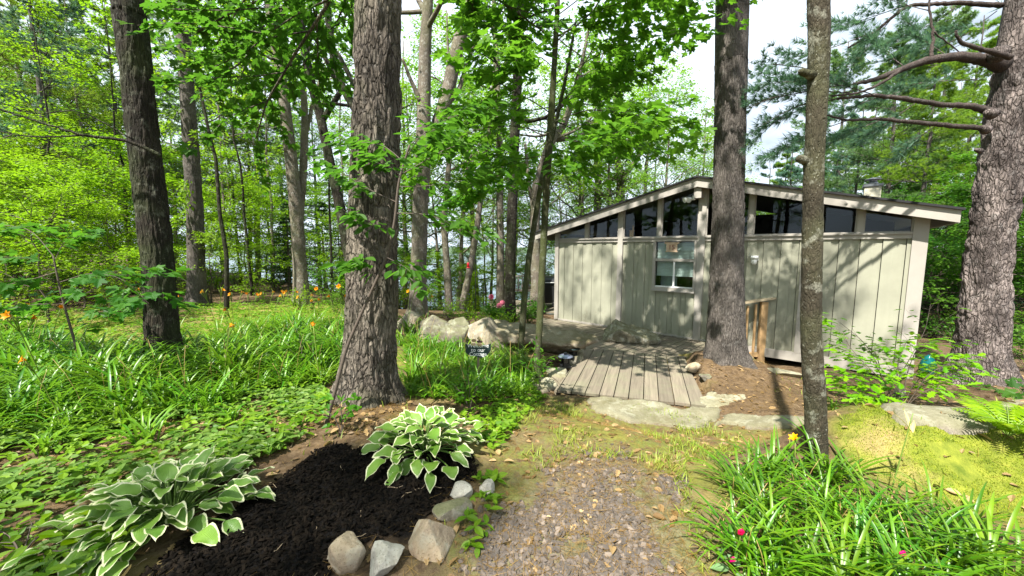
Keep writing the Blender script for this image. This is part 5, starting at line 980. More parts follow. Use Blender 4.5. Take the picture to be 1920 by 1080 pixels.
def hosta(name, label, px, py, n, rad, h, seed, sc=1.0):
    rg = np.random.default_rng(seed); root = thing(name, label, 'hosta', G(px, py), 0, 'hostas in the mulch bed', sc); lv = MB(); st = MB()
    for k in range(n):
        f = ((k + .5) / n) ** .62; a = k * 2.39996 + rg.normal(0, .18); W_ = rg.uniform(.080, .128); L = rg.uniform(.135, .21); r0 = 1.12 * rad * f * rg.uniform(.42, .75); z0 = h * (1.0 - .75 * f ** 1.8) * rg.uniform(.85, 1.12)
        U_, V_, pr_ = hosta_leaf(W_, L); el0 = (.85 - .72 * f) + rg.normal(0, .22); cur = rg.uniform(.4, .95); nu = U_.shape[0]
        s = np.linspace(0, 1, nu); el = el0 - cur * s; dr = np.cumsum(np.cos(el)) * L / nu; dz = np.cumsum(np.sin(el)) * L / nu
        wave = .008 * np.sin(U_ * 13 + rg.uniform(0, 6)) * np.abs(V_) ** 2 * np.sign(V_)
        cup = pr_ * (np.abs(V_) ** 1.5) * rg.uniform(.15, .5) - .003 * np.abs(V_)
        X = r0 + dr[:, None] - np.sin(el)[:, None] * (cup + wave); Y_ = V_ * pr_; Z_ = z0 + dz[:, None] + np.cos(el)[:, None] * (cup + wave)
        roll = rg.normal(0, .3); Yr = Y_ * math.cos(roll); Z_ = Z_ + Y_ * math.sin(roll); yaw = rg.normal(0, .25)
        Xc = X - r0; X2 = r0 + Xc * math.cos(yaw) - Yr * math.sin(yaw); Y2 = Xc * math.sin(yaw) + Yr * math.cos(yaw)
        P = np.stack([X2, Y2, Z_], -1).reshape(-1, 3) @ rotz(a).T; nv = U_.shape[1]; i = np.arange(nu - 1)[:, None] * nv; j = np.arange(nv - 1)[None]
        edge = (pr_ * (1 - np.abs(V_))); edge = np.minimum(edge, (1 - U_) * L * .5 + .0); edge = np.where(U_ < .12, edge + .004, edge)
        lv.add(P, np.stack([i + j, i + j + 1, i + nv + j + 1, i + nv + j], -1).reshape(-1, 4), 0, True, edge=edge.ravel(), across=(np.abs(V_) + U_ * .5).ravel(), tint=np.full(P.shape[0], np.clip(rg.normal(.5, .3), 0, 1)))
        b = np.array([.02 * math.cos(a), .02 * math.sin(a), -.02]); e_ = P[nv // 2]; tt = np.linspace(0, 1, 6)[:, None]; path = b * (1 - tt) + e_ * tt + np.array([0, 0, 1]) * (.12 * h) * np.sin(np.pi * tt); st.tube(path, .0045, 5, 0, None, False, tint=.5)
    lv.build('leaves', M_HOSTA, root); st.build('stalks', M_PET, root); return root
hosta('hosta', 'larger hosta with white edged leaves at the lower left of the mulch bed', 318, 975, 100, .54, .21, 51, 1.08)
hosta('hosta', 'white edged hosta at the foot of the furrowed trunk', 798, 846, 86, .50, .19, 52, 1.06)

# ------------------------------------------------------------------ daylilies
M_STRAP = leafmat('daylily_leaf', (.06, .155, .018), (.18, .30, .04), .35, .38, None, False, .5); M_STALK = leafmat('flower_stalk', (.12, .20, .04), (.25, .3, .09), .2); M_ORANGE = leafmat('orange_petal', (.70, .23, .02), (.85, .40, .06), .3, .5, (1, .4, .05)); M_DRYL = leafmat('straw_leaf', (.42, .30, .13), (.6, .46, .22), .2)
def straps(mb, rg, n, L, w, spread, e0=(.75, 1.35), curl=(1.0, 2.0), c=(0, 0), ns=9):
    for k in range(n):
        a = rg.uniform(0, 6.28); l = L * rg.uniform(.6, 1.15); wd = w * rg.uniform(.7, 1.15); el = rg.uniform(*e0) - np.linspace(0, 1, ns) ** 1.6 * rg.uniform(*curl); tw = rg.normal(0, .25)
        x = np.concatenate([[0], np.cumsum(np.cos(el[:-1]))]) * l / ns; z = np.concatenate([[0], np.cumsum(np.sin(el[:-1]))]) * l / ns; s = np.linspace(0, 1, ns); hw = wd * .5 * np.minimum(1, (1 - s) * 2.6 + .02) * np.minimum(1, .6 + s * 2)
        b = np.array([rg.normal(0, spread) + c[0], rg.normal(0, spread) + c[1], -.02]); bend = tw * s ** 2 * l * .4
        ctr = np.stack([x, bend, z], -1); lf = np.stack([-np.sin(el) * hw * .35, hw, np.cos(el) * hw * .35], -1); rt = np.stack([-np.sin(el) * hw * .35, -hw, np.cos(el) * hw * .35], -1)
        V = np.stack([ctr + lf, ctr, ctr + rt], 1).reshape(-1, 3) @ rotz(a).T + b; i = np.arange(ns - 1)[:, None] * 3; j = np.arange(2)[None]
        mb.add(V, np.stack([i + j, i + j + 1, i + 3 + j + 1, i + 3 + j], -1).reshape(-1, 4), 0, True, tint=np.full(len(V), np.clip(rg.normal(.5, .3), 0, 1)))
def lily_flower(mb, rg, c, ax, sc=1.0):
    ax = unit(np.asarray(ax, float)); e1 = unit(np.cross(ax, [.3, .2, 1])); e2 = np.cross(ax, e1)
    for k in range(6):
        a = k * 1.047 + rg.normal(0, .08); o = e1 * math.cos(a) + e2 * math.sin(a); t = np.cross(ax, o); s = np.linspace(0, 1, 5); r = .048 * sc * (s ** 1.7); f = .075 * sc * (s - .35 * s ** 3); hw = .017 * sc * np.sin(np.pi * np.clip(s * .85 + .12, 0, 1))
        ctr = np.asarray(c) + o * r[:, None] + ax * f[:, None]; V = np.stack([ctr + t * hw[:, None], ctr - ax * .003, ctr - t * hw[:, None]], 1).reshape(-1, 3); i = np.arange(4)[:, None] * 3; j = np.arange(2)[None]
        mb.add(V, np.stack([i + j, i + j + 1, i + 3 + j + 1, i + 3 + j], -1).reshape(-1, 4), 0, True, tint=rg.random())
def lily_kind(seed, n, L, w, spread, nfl=0, hfl=.85):
    rg = np.random.default_rng(seed); root = thing('daylily', 'x', 'daylily'); m = MB(); straps(m, rg, n, L, w, spread); m.build('leaves', M_STRAP, root)
    for k in range(nfl):
        a = rg.uniform(0, 6.28); t = np.linspace(0, 1, 7)[:, None]; h = hfl * rg.uniform(.85, 1.2); tip = np.array([math.cos(a) * .16, math.sin(a) * .16, h]); pa = tip * np.array([1, 1, 0]) * t ** 1.6 + np.array([0, 0, 1]) * h * t; s = MB(); s.tube(pa, np.linspace(.005, .0035, 7), 5, 0, None, True, tint=.5)
        for q_ in range(3): b = pa[-1] + rg.normal(0, .02, 3); s.tube([pa[-2], b, b + np.array([rg.normal(0, .02), rg.normal(0, .02), .05])], [.003, .005, .002], 5, 0, None, True, tint=.8)
        so = s.build('flower_stalk', M_STALK, root); f = MB(); lily_flower(f, rg, pa[-1] + np.array([0, 0, .01]), (rg.normal(0, .5), -.8 + rg.normal(0, .4), .6), .85); f.build('flower', M_ORANGE, so)
    return root
LK = [lily_kind(61, 46, .66, .020, .06), lily_kind(62, 52, .72, .022, .07), lily_kind(63, 40, .58, .018, .05), lily_kind(64, 44, .68, .020, .06, 2), lily_kind(65, 40, .64, .020, .06, 1, .8), lily_kind(66, 26, .5, .022, .04)]
_lu = set()
def lily(k, x, y, sc, label, group):
    src = LK[k]; loc = gpt(x, y); rz = prng.uniform(0, 6.28)
    if k not in _lu: _lu.add(k); o = src; o.location = loc; o.rotation_euler = (0, 0, rz); o.scale = (sc,) * 3
    else: o = dup(src, loc, rz, sc)
    o.name = 'daylily'; o['label'] = label; o['category'] = 'daylily'; o['group'] = group; return o
rg = np.random.default_rng(71)
G1 = 'daylilies of the bed left of the furrowed trunk'; G2 = 'daylilies between the furrowed trunk and the boulders'
for p in poisson(rg, Z_LILY, .25, 3500): lily(int(rg.choice([0, 1, 2, 2, 0, 1, 0, 1, 4])), p[0], p[1], rg.uniform(.8, 1.35), 'strappy green daylily plant in the bed left of the furrowed trunk', G1)
for p in poisson(rg, Z_LILY2, .25, 1200): lily(int(rg.choice([0, 1, 2, 2])), p[0], p[1], rg.uniform(.6, 1.0), 'strappy green daylily plant between the furrowed trunk and the boulders', G2)
for px, py in [(285, 630), (330, 640), (410, 640), (440, 632), (470, 625), (500, 622), (525, 618), (545, 615), (570, 640), (605, 640), (640, 650), (20, 690), (60, 680), (95, 690), (765, 625), (800, 625)]:
    q_ = G(px, py); lily(3, q_[0], q_[1], rg.uniform(.85, 1.05), 'daylily with open orange flowers on tall stalks at the back of the left bed', 'flowering daylilies of the left bed')
q_ = G(560, 800); q_ = G(275, 830); lily(5, q_[0], q_[1], 1.0, 'single arching daylily standing alone in front of the bed above the larger hosta', None) ; 
for px, py in [(90, 850), (175, 800), (430, 790)]: q_ = G(px, py); lily(5, q_[0], q_[1], rg.uniform(.7, .9), 'loose small daylily sprouting from the ground cover in front of the left bed', 'daylilies in the ground cover')
for o in list(SC.objects):
    if o.get('group') is None and 'group' in o: del o['group']
# the big clump at the lower right
big = [(1420, 965), (1460, 1010), (1530, 960), (1590, 1020), (1660, 980), (1720, 1040), (1450, 900), (1560, 905), (1400, 1060), (1500, 1075), (1640, 1080), (1780, 1080), (1800, 1010), (1390, 920), (1440, 1100), (1580, 1120), (1720, 1120), (1860, 1080)]
for k, (px, py) in enumerate(big):
    q_ = G(px, py); lily([1, 0, 1][k % 3], q_[0], q_[1], rg.uniform(.60, .82), 'lush daylily plant in the clump around the slim mottled trunk', 'daylilies around the slim mottled trunk')
for px, py in [(1560, 770), (1630, 772)]: q_ = G(px, py); lily(5, q_[0], q_[1], .7, 'sparse daylily on the bare soil right behind the slim mottled trunk', 'daylilies behind the slim mottled trunk')
q_ = G(1485, 900); fl_ = thing('lily_flower_stem', 'thin stalk with a faded orange lily just left of the slim mottled trunk', 'flower', (q_[0], q_[1], q_[2])); m = MB(); zf = aty(1487, 825, q_[1])[2] - q_[2]; m.tube([(0, 0, -.02), (.01, 0, zf * .5), (.0, 0, zf)], .004, 5, 0, None, True, tint=.5); m.build('stalk', M_STALK, fl_); m = MB(); lily_flower(m, rg, (0, 0, zf), (-.7, -.1, .9), .75); m.build('petals', M_ORANGE, fl_)
q_ = G(1660, 960); fl_ = thing('seed_stalk', 'tall bare stalk with a dry yellow leaf rising from the right hand daylilies', 'flower stalk', (q_[0], q_[1], q_[2])); zf = aty(1712, 775, q_[1])[2] - q_[2]; xf = aty(1712, 775, q_[1])[0] - q_[0]; m = MB(); t = np.linspace(0, 1, 8)[:, None]; m.tube(np.array([xf, 0, zf]) * t, np.linspace(.005, .002, 8), 5, 0, None, True, tint=.5); m.build('stalk', M_STALK, fl_)
m = MB(); straps(m, rg, 3, .14, .016, .004, (.6, 1.5), (.2, .8)); V = np.vstack(m.V) + np.array([xf, 0, zf - .1]); m.V = [V]; m.build('dry_leaf', M_DRYL, fl_)

# ------------------------------------------------------------------ oak-leaved shrub, fern, campion, peonies, flower bed plants
def leafy(name, label, cat, base, stems, lm, tv, tf, size, m, seed, nc=(5,), ls=.07, spread=.03, droop=.15, flat=.25, group=None):
    rg = np.random.default_rng(seed); b = G(*base); root = thing(name, label, cat, b, 0, group); g = Grow(rg, 1, nc, .45, .12, (.0, .0), (1, .5), ls, (.5, 1.1))
    for pts, dy in stems:
        Q = np.array([aty(a, c, b[1] + dy * k / (len(pts) - 1)) for k, (a, c) in enumerate(pts)]) - b; Q[0] = Q[0] * .0 if k == 0 else Q[0]; Q, _ = resample(Q, np.ones(len(Q)), .06); g.follow(Q, unit(np.gradient(Q, axis=0)), np.linalg.norm(np.diff(Q, axis=0), axis=1).sum(), .007, 0, .003)
    p, d = g.done(); lv = MB(); leaves_at(lv, rg, p, d, m, size, tv, tf, spread, flat, droop); g.wood.build('stems', M_TWIG, root); lv.build('leaves', lm, root); return root
M_L_BR = leafmat('bright_oak_leaf', (.10, .22, .02), (.24, .36, .04), .4, .4)
leafy('oak_shrub', 'bright green oak seedling bush with lobed leaves in front of the cabin corner', 'shrub', (1690, 775), [([(1690, 775), (1660, 720), (1620, 680), (1590, 650), (1580, 620)], .5), ([(1690, 775), (1700, 700), (1720, 650), (1740, 640)], .4), ([(1690, 775), (1740, 700), (1790, 675), (1815, 675)], -.1), ([(1690, 775), (1640, 730), (1590, 700), (1560, 705)], .1), ([(1690, 775), (1720, 740), (1760, 720), (1800, 745)], -.3), ([(1690, 775), (1680, 700), (1690, 660), (1700, 640)], .3), ([(1690, 775), (1650, 750), (1620, 740), (1600, 735)], -.2), ([(1690, 775), (1710, 720), (1750, 690), (1790, 700)], .2), ([(1690, 775), (1670, 740), (1650, 700), (1640, 680)], 0)], M_L_BR, OAK_V, OAK_F, .115, 2, 81, (7,), .06)
leafy('oak_sapling', 'thin wispy oak sapling against the cabin wall behind the lobed leaf bush', 'sapling', (1660, 745), [([(1660, 745), (1650, 690), (1620, 640), (1575, 605)], .3), ([(1660, 745), (1690, 700), (1735, 620), (1745, 570)], .4), ([(1650, 690), (1640, 650), (1610, 650)], .2)], M_L_MID, OAK_V, OAK_F, .10, 1, 82, (6,), .09)
leafy('maple_seedling', 'low dark seedling with broad leaves at the right edge below the plated pine', 'seedling', (1900, 770), [([(1900, 770), (1890, 745), (1860, 725)], -.1), ([(1900, 770), (1915, 740), (1925, 720)], .1), ([(1900, 770), (1940, 750), (1960, 740)], 0)], M_L_DARK, MAPLE_V, MAPLE_F, .12, 2, 83, (4,), .08)
for k, (px, py, sc_) in enumerate([(640, 820, 1), (565, 700, 1.2), (1010, 735, 1), (560, 690, 1), (880, 775, .9)]):
    leafy('seedling', ['small three leaved seedling at the left foot of the furrowed trunk', 'leafy seedling at the back of the left daylily bed', 'low leafy weed left of the ramp corner', 'small seedling among the left daylilies near the trunk', 'little heart leaved weed right of the rear hosta'][k], 'seedling', (px, py), [([(px, py), (px - 8, py - 35), (px - 28, py - 50)], .05), ([(px, py), (px + 8, py - 45), (px + 25, py - 65)], 0), ([(px, py), (px + 2, py - 40), (px - 4, py - 75)], .05)], M_L_MID, OVATE_V, OVATE_F, .075 * sc_, 2, 84 + k, (4,), .05)
leafy('seedling', 'bright broad leaved weed at the lower left corner of the picture', 'seedling', (40, 1050), [([(40, 1050), (60, 1010), (110, 985)], .05), ([(40, 1050), (30, 1010), (-10, 990)], .1), ([(40, 1050), (50, 1015), (60, 980)], .15), ([(40, 1050), (90, 1030), (130, 1035)], -.05)], M_L_BR, OVATE_V, OVATE_F, .10, 1, 93, (3,), .09)
def fern(base, label, n, L, seed):
    rg = np.random.default_rng(seed); b = G(*base); root = thing('fern', label, 'fern', b); lv = MB(); st = MB()
    for k in range(n):
        a = k * 6.28 / n + rg.normal(0, .2); s = np.linspace(0, 1, 16); el = 1.15 - 1.3 * s; l = L * rg.uniform(.75, 1.1); x = np.cumsum(np.cos(el)) * l / 16; z = np.cumsum(np.sin(el)) * l / 16; P = np.stack([x, 0 * x, z], -1) @ rotz(a).T; st.tube(P, np.linspace(.004, .0015, 16), 4, 0, None, False, tint=.5); d = unit(np.gradient(P, axis=0)); sd = np.array([-math.sin(a), math.cos(a), 0])
        i = np.arange(2, 16); nm = np.cross(d, sd); nm = nm * np.sign(nm[:, 2:3] + 1e-6)
        for sg in (-1, 1): lv.scatter([(0, 0, 0), (.14, .5, 0), (0, 1, -.05), (-.14, .5, 0)], [[0, 1, 2, 3]], frames(sd * sg + d[i] * .35, nm[i], .12 * l / .45 * np.sin(np.pi * (i / 16.5) ** .8) + .012), P[i], 0, False, tint=rg.random(len(i)))
    lv.build('fronds', M_L_BR, root); st.build('stalks', M_STALK, root)
fern((1890, 822), 'light green fern at the right edge behind the moss', 13, .42, 91); fern((1800, 640), 'small dim fern on the slope beside the plated pine', 9, .4, 92)
M_MAG = leafmat('magenta_petal', (.55, .01, .10), (.75, .03, .2), .3, .5, (.9, .05, .3)); M_PINK = leafmat('pink_petal', (.80, .22, .36), (.9, .42, .52), .3, .5, (1, .5, .6)); M_SILV = leafmat('silvery_leaf', (.12, .20, .08), (.24, .33, .17), .3)
def campion(base, heads, label, seed):
    rg = np.random.default_rng(seed); b = G(*base); root = thing('campion', label, 'flower', b); s = MB(); lv = MB()
    for hx, hy in heads:
        tip = aty(hx, hy, b[1]) - b; t = np.linspace(0, 1, 6)[:, None]; s.tube(tip * t, .003, 5, 0, None, True, tint=.8); f = MB(); V, F = ICO[2]
        for k in range(5): a = k * 1.257; d = np.array([math.cos(a) * .7, -.55, math.sin(a) * .7]); f.add(V * (.011, .006, .011) + tip + d * .012, F, 0, True, tint=rg.random())
        f.build('flower', M_MAG, root)
    p = rg.normal(0, .05, (14, 3)) * (1, 1, .4) + (0, 0, .03); leaves_at(lv, rg, p, unit(rg.normal(0, 1, (14, 3)) * (1, 1, .2)), 1, .08, OVATE_V, OVATE_F, .01); s.build('stems', M_STALK, root); lv.build('leaves', M_SILV, root)
campion((1385, 1070), [(1388, 996), (1372, 1048)], 'small campion with two crimson flowers left of the right hand daylilies', 95); campion((1685, 1085), [(1690, 1037)], 'single magenta campion flower in the middle of the right hand daylilies', 96)
def peony(px, py, y, label, seed, n=7):
    rg = np.random.default_rng(seed); b = aty(px, py, y); g0 = gpt(b[0], y); root = thing('peony', label, 'flower', g0, 0, 'pink peonies behind the boulders'); h = b[2] - g0[2]; s = MB(); s.tube([(0, 0, 0), (.01, 0, h * .5), (0, 0, h)], .006, 5, 0, None, True, tint=.5); s.build('stem', M_STALK, root); f = MB(); V, F = ICO[2]
    for k in range(26): d = unit(rg.normal(0, 1, 3)); f.add((V * (.045, .045, .012)) @ frames(np.cross(d, rg.normal(0, 1, 3))[None], d[None], 1.0)[0].T + d * .06 + (0, 0, h), F, 0, True, tint=rg.random())
    f.build('flower', M_PINK, root); lv = MB(); leaves_at(lv, rg, rg.normal(0, .14, (60, 3)) * (1, 1, .6) + (0, 0, h * .55), unit(rg.normal(0, 1, (60, 3))), 1, .13, OVATE_V, OVATE_F, .02); lv.build('leaves', M_L_DARK, root)
peony(921, 557, 10.3, 'single pink peony right of the shepherd hook', 97); peony(936, 573, 10.0, 'lowest pink peony left of the dark straight trunk', 98); peony(942, 568, 10.2, 'pink peony touching the dark straight trunk', 99)
KIND['shrub'] += [k_shrub(144, .55, 10, M_L_BR, .06), k_shrub(145, .6, 9, M_L_DARK, .09, OVATE_V, OVATE_F)]
for px, y, v, lab in [(985, 10.2, 4, 'dark leafy bush between the dark trunk and the cabin corner'), (1000, 11.2, 4, 'dark leafy bush by the lake deck railing'), (870, 9.8, 3, 'pale green low plant behind the upright boulder'), (905, 9.6, 3, 'pale green low plant behind the pale faced boulder'), (840, 10.2, 3, 'pale green low plant behind the rounded boulder'), (800, 11.0, 0, 'yellow green low bush left of the flower bed'), (930, 10.9, 4, 'dark bush behind the pink peonies'), (945, 9.4, 3, 'pale low plant in front of the dark straight trunk'), (885, 11.5, 0, 'yellow green climber bush by the shepherd hook')]:
    plant_px('shrub', v, px, y, .95 if v != 0 else .8, lab, 'plants of the flower bed by the cabin')
for px, py, v, sc_, lab in [(560, 585, 0, .75, 'yellow green bush at the foot of the slim pale grey trunk'), (60, 690, 2, .8, 'dark low bush at the left edge of the picture'), (20, 640, 0, .8, 'yellow green bush at the left edge behind the daylilies'), (635, 590, 1, .7, 'green bush just left of the furrowed trunk'), (1010, 655, 3, .5, 'small leafy plant at the foot of the log boulder')]:
    q_ = G(px, py); plant('shrub', v, q_[0], q_[1], sc_, lab, 'low bushes about the beds')

# ------------------------------------------------------------------ what nobody could count: litter, gravel, ground cover, grass
def stuff(mb, name, mat): o = mb.build(name, mat); o['kind'] = 'stuff'; return o
rg = np.random.default_rng(301)
def ground_normals(P, e=.04):
    zx = gz(P[:, 0] + e, P[:, 1]) - gz(P[:, 0] - e, P[:, 1]); zy = gz(P[:, 0], P[:, 1] + e) - gz(P[:, 0], P[:, 1] - e); return unit(np.stack([-zx / (2 * e), -zy / (2 * e), np.ones(len(P))], -1))
from bisect import bisect
def zground(P):                                                      # height of the built ground sheet itself
    ix = np.clip(np.searchsorted(gx, P[:, 0]) - 1, 0, nx - 2); iy = np.clip(np.searchsorted(gy, P[:, 1]) - 1, 0, ny - 2); Zg = GZ.reshape(ny, nx); fx_ = (P[:, 0] - gx[ix]) / (gx[ix + 1] - gx[ix]); fy_ = (P[:, 1] - gy[iy]) / (gy[iy + 1] - gy[iy])
    return Zg[iy, ix] * (1 - fx_) * (1 - fy_) + Zg[iy, ix + 1] * fx_ * (1 - fy_) + Zg[iy + 1, ix] * (1 - fx_) * fy_ + Zg[iy + 1, ix + 1] * fx_ * fy_
def near_sample(Q, n): return sample(rg, Q, n)
def on_ground(P, dz=0.0): return np.stack([P[:, 0], P[:, 1], zground(P) + dz], -1)
# gravel
m = MB(); P = np.vstack([near_sample(Z_GRAV, 6500), near_sample(Z_PATH, 4000)]); pr_ = sstep(-.45, .12, pdist(P, Z_GRAV)) * sstep(.34, .58, fbm(np.stack([P[:, 0] * 3.2, P[:, 1] * 3.2, P[:, 0] * 0], -1), 4, 88)); P = P[rg.random(len(P)) < pr_ * .95]; N = len(P); V, F = ICO[1]; sz = rg.gamma(6, .0029, N).clip(.007, .027)
for k in range(6):
    s_ = slice(k, N, 6); Vk = V * np.array([1, rg.uniform(.6, .9), rg.uniform(.35, .65)]) + rg.normal(0, .14, V.shape); n_ = len(P[s_]); a = unit(rg.normal(0, 1, (n_, 3)) * (1, 1, .35)); m.scatter(Vk, F.tolist(), frames(a, np.array([0, 0, 1.0]) + rg.normal(0, .3, (n_, 3)), sz[s_]), on_ground(P[s_], .003), 0, False, tint=rg.random(n_))
q = NT('gravel'); t = q.attr('tint'); c = q.ramp(t, [(0, (.016, .013, .010)), (.4, (.034, .025, .019)), (.65, (.058, .042, .031)), (.9, (.09, .067, .05)), (1, (.22, .17, .13))]); q.B(Base__Color=q.mix(.35, c, q.mix(q.noise(q.co(), 160, 3), (.06, .05, .043), (.24, .20, .165))), Roughness=.85)
stuff(m, 'gravel', q.m)
# mulch chips
m = MB(); P = near_sample(Z_MULCH, 9000); N = len(P); a = unit(rg.normal(0, 1, (N, 3)) * (1, 1, .35)); m.scatter([(-.22, 0, 0), (.22, .05, .05), (.16, 1, .1), (-.2, .9, 0), (0, .5, .28)], [[0, 1, 4], [1, 2, 4], [2, 3, 4], [3, 0, 4]], frames(a, np.array([0, 0, 1.0]) + rg.normal(0, .5, (N, 3)), rg.uniform(.012, .045, N)), on_ground(P, .002), 0, False, tint=rg.random(N))
stuff(m, 'mulch', leafmat('black_mulch', (.002, .0018, .0016), (.017, .012, .009), .0, .9, None, False, .08))
# fallen pine needles
Q_ALL = poly_w([(-300, 1120), (-300, 700), (300, 640), (900, 700), (1040, 690), (1320, 690), (1420, 690), (1950, 720), (2300, 1120)])
m = MB(); P = np.vstack([near_sample(Z_PATH, 10000), near_sample(Z_GRAV, 900), near_sample(Q_ALL, 16000), near_sample(poly_w([(560, 800), (640, 740), (760, 740), (790, 790), (700, 830)]), 2500), near_sample(poly_w([(1260, 700), (1480, 700), (1500, 780), (1300, 770)]), 2500)]); P = P[pdist(P, Z_MULCH) < .02 + .05 * rg.random(len(P))]; N = len(P); a = rg.uniform(0, 6.28, N)
m.scatter([(-.008, 0, 0), (.008, 0, 0), (.006, 1, .0), (-.006, 1, 0)], [[0, 1, 2, 3]], frames(np.stack([np.cos(a), np.sin(a), rg.normal(.02, .10, N)], -1), np.array([0, 0, 1.0]) + rg.normal(0, .15, (N, 3)), rg.uniform(.05, .10, N)), on_ground(P, .007) + rg.random((N, 1)) * (0, 0, .012), 0, False, tint=rg.random(N))
stuff(m, 'pine_needles', leafmat('fallen_needle', (.12, .058, .024), (.36, .205, .09), .05))
# dead leaves
m = MB(); P = np.vstack([near_sample(Z_PATH, 200), near_sample(Q_ALL, 2300), near_sample(Z_COVER, 900), near_sample(poly_w([(560, 800), (640, 740), (760, 740), (790, 790), (700, 830)]), 120)]); P = P[pdist(P, Z_MULCH) < .0]; N = len(P); a = rg.uniform(0, 6.28, N)
for tv, tf, s_ in ((OAK_V, OAK_F, slice(0, N, 2)), (OVATE_V, OVATE_F, slice(1, N, 2))): n_ = len(P[s_]); tv = np.array(tv) * (1, 1, 1.8); m.scatter(tv, tf, frames(np.stack([np.cos(a[s_]), np.sin(a[s_]), rg.normal(0, .15, n_)], -1), np.array([0, 0, 1.0]) + rg.normal(0, .35, (n_, 3)), rg.uniform(.03, .085, n_)), on_ground(P[s_], .012), 0, False, tint=rg.random(n_))
stuff(m, 'dead_leaves', leafmat('dead_leaf', (.12, .07, .035), (.36, .25, .145), .15))
# twigs on the mulch and path
m = MB()
for p_ in np.vstack([near_sample(Z_MULCH, 9), near_sample(Q_ALL, 120)]):
    z_ = zground(p_[None])[0] + .012; a = rg.uniform(0, 6.28); l = rg.uniform(.05, .16); t = np.linspace(0, 1, 4)[:, None]; m.tube(np.array([p_[0], p_[1], z_]) + np.array([math.cos(a), math.sin(a), rg.normal(0, .1)]) * l * t + rg.normal(0, .006, (4, 3)), .0018, 4)
stuff(m, 'fallen_twigs', plain('dry_twig', (.32, .24, .15), .8))
# low ground cover at the lower left: roundish leaves in flat layers
m = MB(); P = near_sample(Z_COVER, 7000); cl = fbm(np.stack([P[:, 0] * 2.2, P[:, 1] * 2.2, P[:, 0] * 0], -1), 3, 55); P = P[cl > .41 + .26 * rg.random(len(P))]; P = P[pdist(P, Z_MULCH) < -.02]; N = len(P); a = rg.uniform(0, 6.28, N); hgt = .03 + .10 * fbm(np.stack([P[:, 0] * 3, P[:, 1] * 3, P[:, 0] * 0], -1), 2, 66) * rg.uniform(.4, 1.3, N)
for d_ in (0, 2.1, 4.2): a2 = a + d_ + rg.normal(0, .2, N); m.scatter(OVATE_V, OVATE_F, frames(np.stack([np.cos(a2), np.sin(a2), rg.normal(-.05, .2, N)], -1), np.array([0, 0, 1.0]) + rg.normal(0, .28, (N, 3)), rg.uniform(.028, .085, N)), on_ground(P) + hgt[:, None] * (0, 0, 1), 0, False, tint=np.clip(rg.normal(.5, .3, N), 0, 1))
stuff(m, 'ground_cover', leafmat('ground_cover_leaf', (.075, .17, .03), (.27, .37, .11), .35))
# weeds in the daylily beds and behind
m = MB(); P = np.vstack([near_sample(Z_COVER, 900), near_sample(Z_LILY, 3200), near_sample(Z_LILY2, 900), near_sample(poly_w([(-200, 640), (0, 600), (300, 575), (650, 570), (760, 600), (640, 640), (300, 700), (-200, 760)]), 3800), near_sample(poly_w([(930, 750), (1000, 715), (1025, 745), (970, 800), (930, 850), (900, 830), (860, 780)]), 300), near_sample(poly_w([(860, 1000), (900, 880), (940, 900), (900, 1060)]), 26)]); N = len(P); a = rg.uniform(0, 6.28, N); h_ = rg.uniform(.02, .13, N) * np.where(P[:, 0] > -.6, .45, 1)
for d_ in (0, 2.1, 4.2): a2 = a + d_; m.scatter(OVATE_V, OVATE_F, frames(np.stack([np.cos(a2), np.sin(a2), rg.normal(.1, .3, N)], -1), np.array([0, 0, 1.0]) + rg.normal(0, .3, (N, 3)), rg.uniform(.035, .09, N)), on_ground(P) + h_[:, None] * (0, 0, 1), 0, False, tint=rg.random(N))
stuff(m, 'weeds', leafmat('weed_leaf', (.07, .16, .02), (.20, .31, .045), .4))
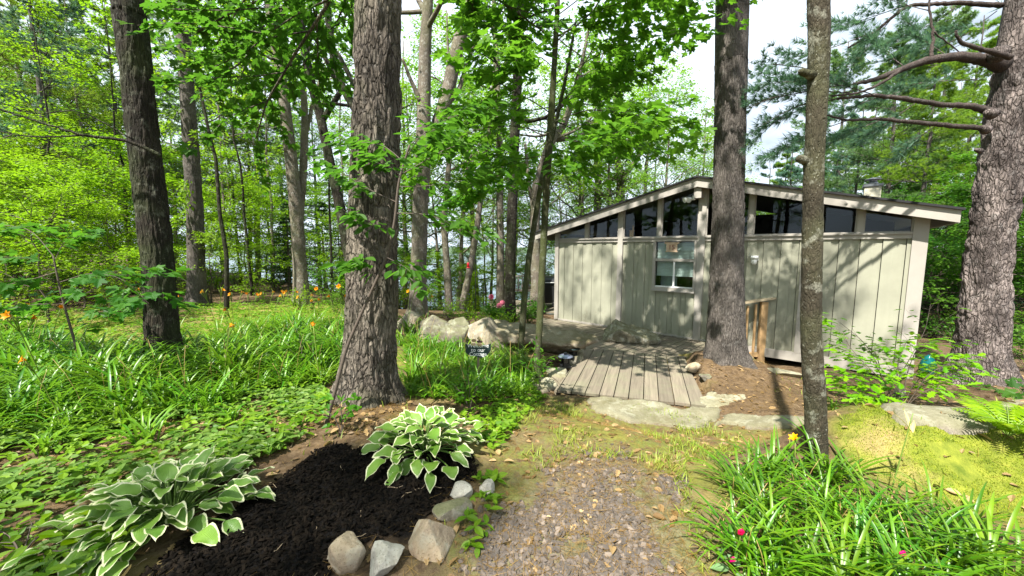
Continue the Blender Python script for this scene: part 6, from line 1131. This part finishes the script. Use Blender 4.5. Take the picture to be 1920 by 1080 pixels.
# thin grass
m = MB(); P = np.vstack([near_sample(Z_PATH, 9000), near_sample(Z_LAWN, 8000), near_sample(Z_LAWN2, 5000), near_sample(Q_ALL, 7000)]); cl = fbm(np.stack([P[:, 0] * 1.8, P[:, 1] * 1.8, P[:, 0] * 0], -1), 3, 77); P = P[(cl > .5) & (pdist(P, Z_MULCH) < -.05) & (pdist(P, Z_GRAV) < .02)]; P = P[~((P[:, 0] > .6) & (P[:, 0] < 3.4) & (P[:, 1] > 4.75))]; N = len(P); a = rg.uniform(0, 6.28, N)
m.scatter([(-.05, 0, 0), (.05, 0, 0), (.035, .55, .06), (-.035, .55, .06), (0, 1, -.06)], [[0, 1, 2, 3], [3, 2, 4]], frames(np.stack([np.cos(a) * .8, np.sin(a) * .8, rg.uniform(.3, 1.4, N)], -1), np.stack([-np.cos(a), -np.sin(a), np.full(N, .8)], -1), rg.uniform(.035, .10, N)), on_ground(P, -.003), 0, False, tint=rg.random(N))
stuff(m, 'grass', leafmat('thin_grass', (.12, .17, .03), (.32, .34, .08), .35))
# straw-coloured old flower stems and dead blades among the lilies
m = MB()
for p_ in np.vstack([near_sample(Z_LILY, 150), near_sample(Z_LILY2, 60), near_sample(poly_w([(1300, 1000), (1500, 900), (1700, 930), (1850, 1080), (1400, 1120)]), 34)]):
    z_ = zground(p_[None])[0]; a = rg.uniform(0, 6.28); h_ = rg.uniform(.25, .7) if p_[1] > 3 else rg.uniform(.15, .35); t = np.linspace(0, 1, 5)[:, None]; m.tube(np.array([p_[0], p_[1], z_ - .02]) + np.array([math.cos(a) * .18 * h_, math.sin(a) * .18 * h_, h_]) * t + np.array([math.cos(a), math.sin(a), -.3]) * .12 * h_ * t ** 3, np.linspace(.0035, .0015, 5), 4, 0, None, True, tint=rg.random())
stuff(m, 'dry_stems', M_DRYL)
# moss pile
m = MB(); P = np.vstack([near_sample(Z_MOSS, 42000)]); P = P[(pdist(P, Z_MOSS) + (fbm(np.stack([P[:, 0] * 5, P[:, 1] * 5, P[:, 0] * 0], -1), 3, 21) - .5) * .3) > 0]; P = P[fbm(np.stack([P[:, 0] * 3, P[:, 1] * 3, P[:, 0] * 0], -1), 3, 91) < .60]; N = len(P); a = rg.uniform(0, 6.28, N)
m.scatter([(-.2, 0, 0), (.2, 0, 0), (0, 1, .1)], [[0, 1, 2]], frames(np.stack([np.cos(a) * .8, np.sin(a) * .8, rg.uniform(.5, 1.5, N)], -1), np.stack([-np.cos(a), -np.sin(a), np.full(N, .8)], -1), rg.uniform(.006, .014, N)), on_ground(P, -.001), 0, False, tint=rg.random(N))
stuff(m, 'moss', leafmat('golden_moss', (.07, .11, .012), (.25, .275, .035), .2, .8))
for src in [s for l in KIND.values() for s in l] + LK:
    if src.get('label') in (None, 'x'):
        for ch in list(src.children_recursive): bpy.data.objects.remove(ch)
        bpy.data.objects.remove(src)
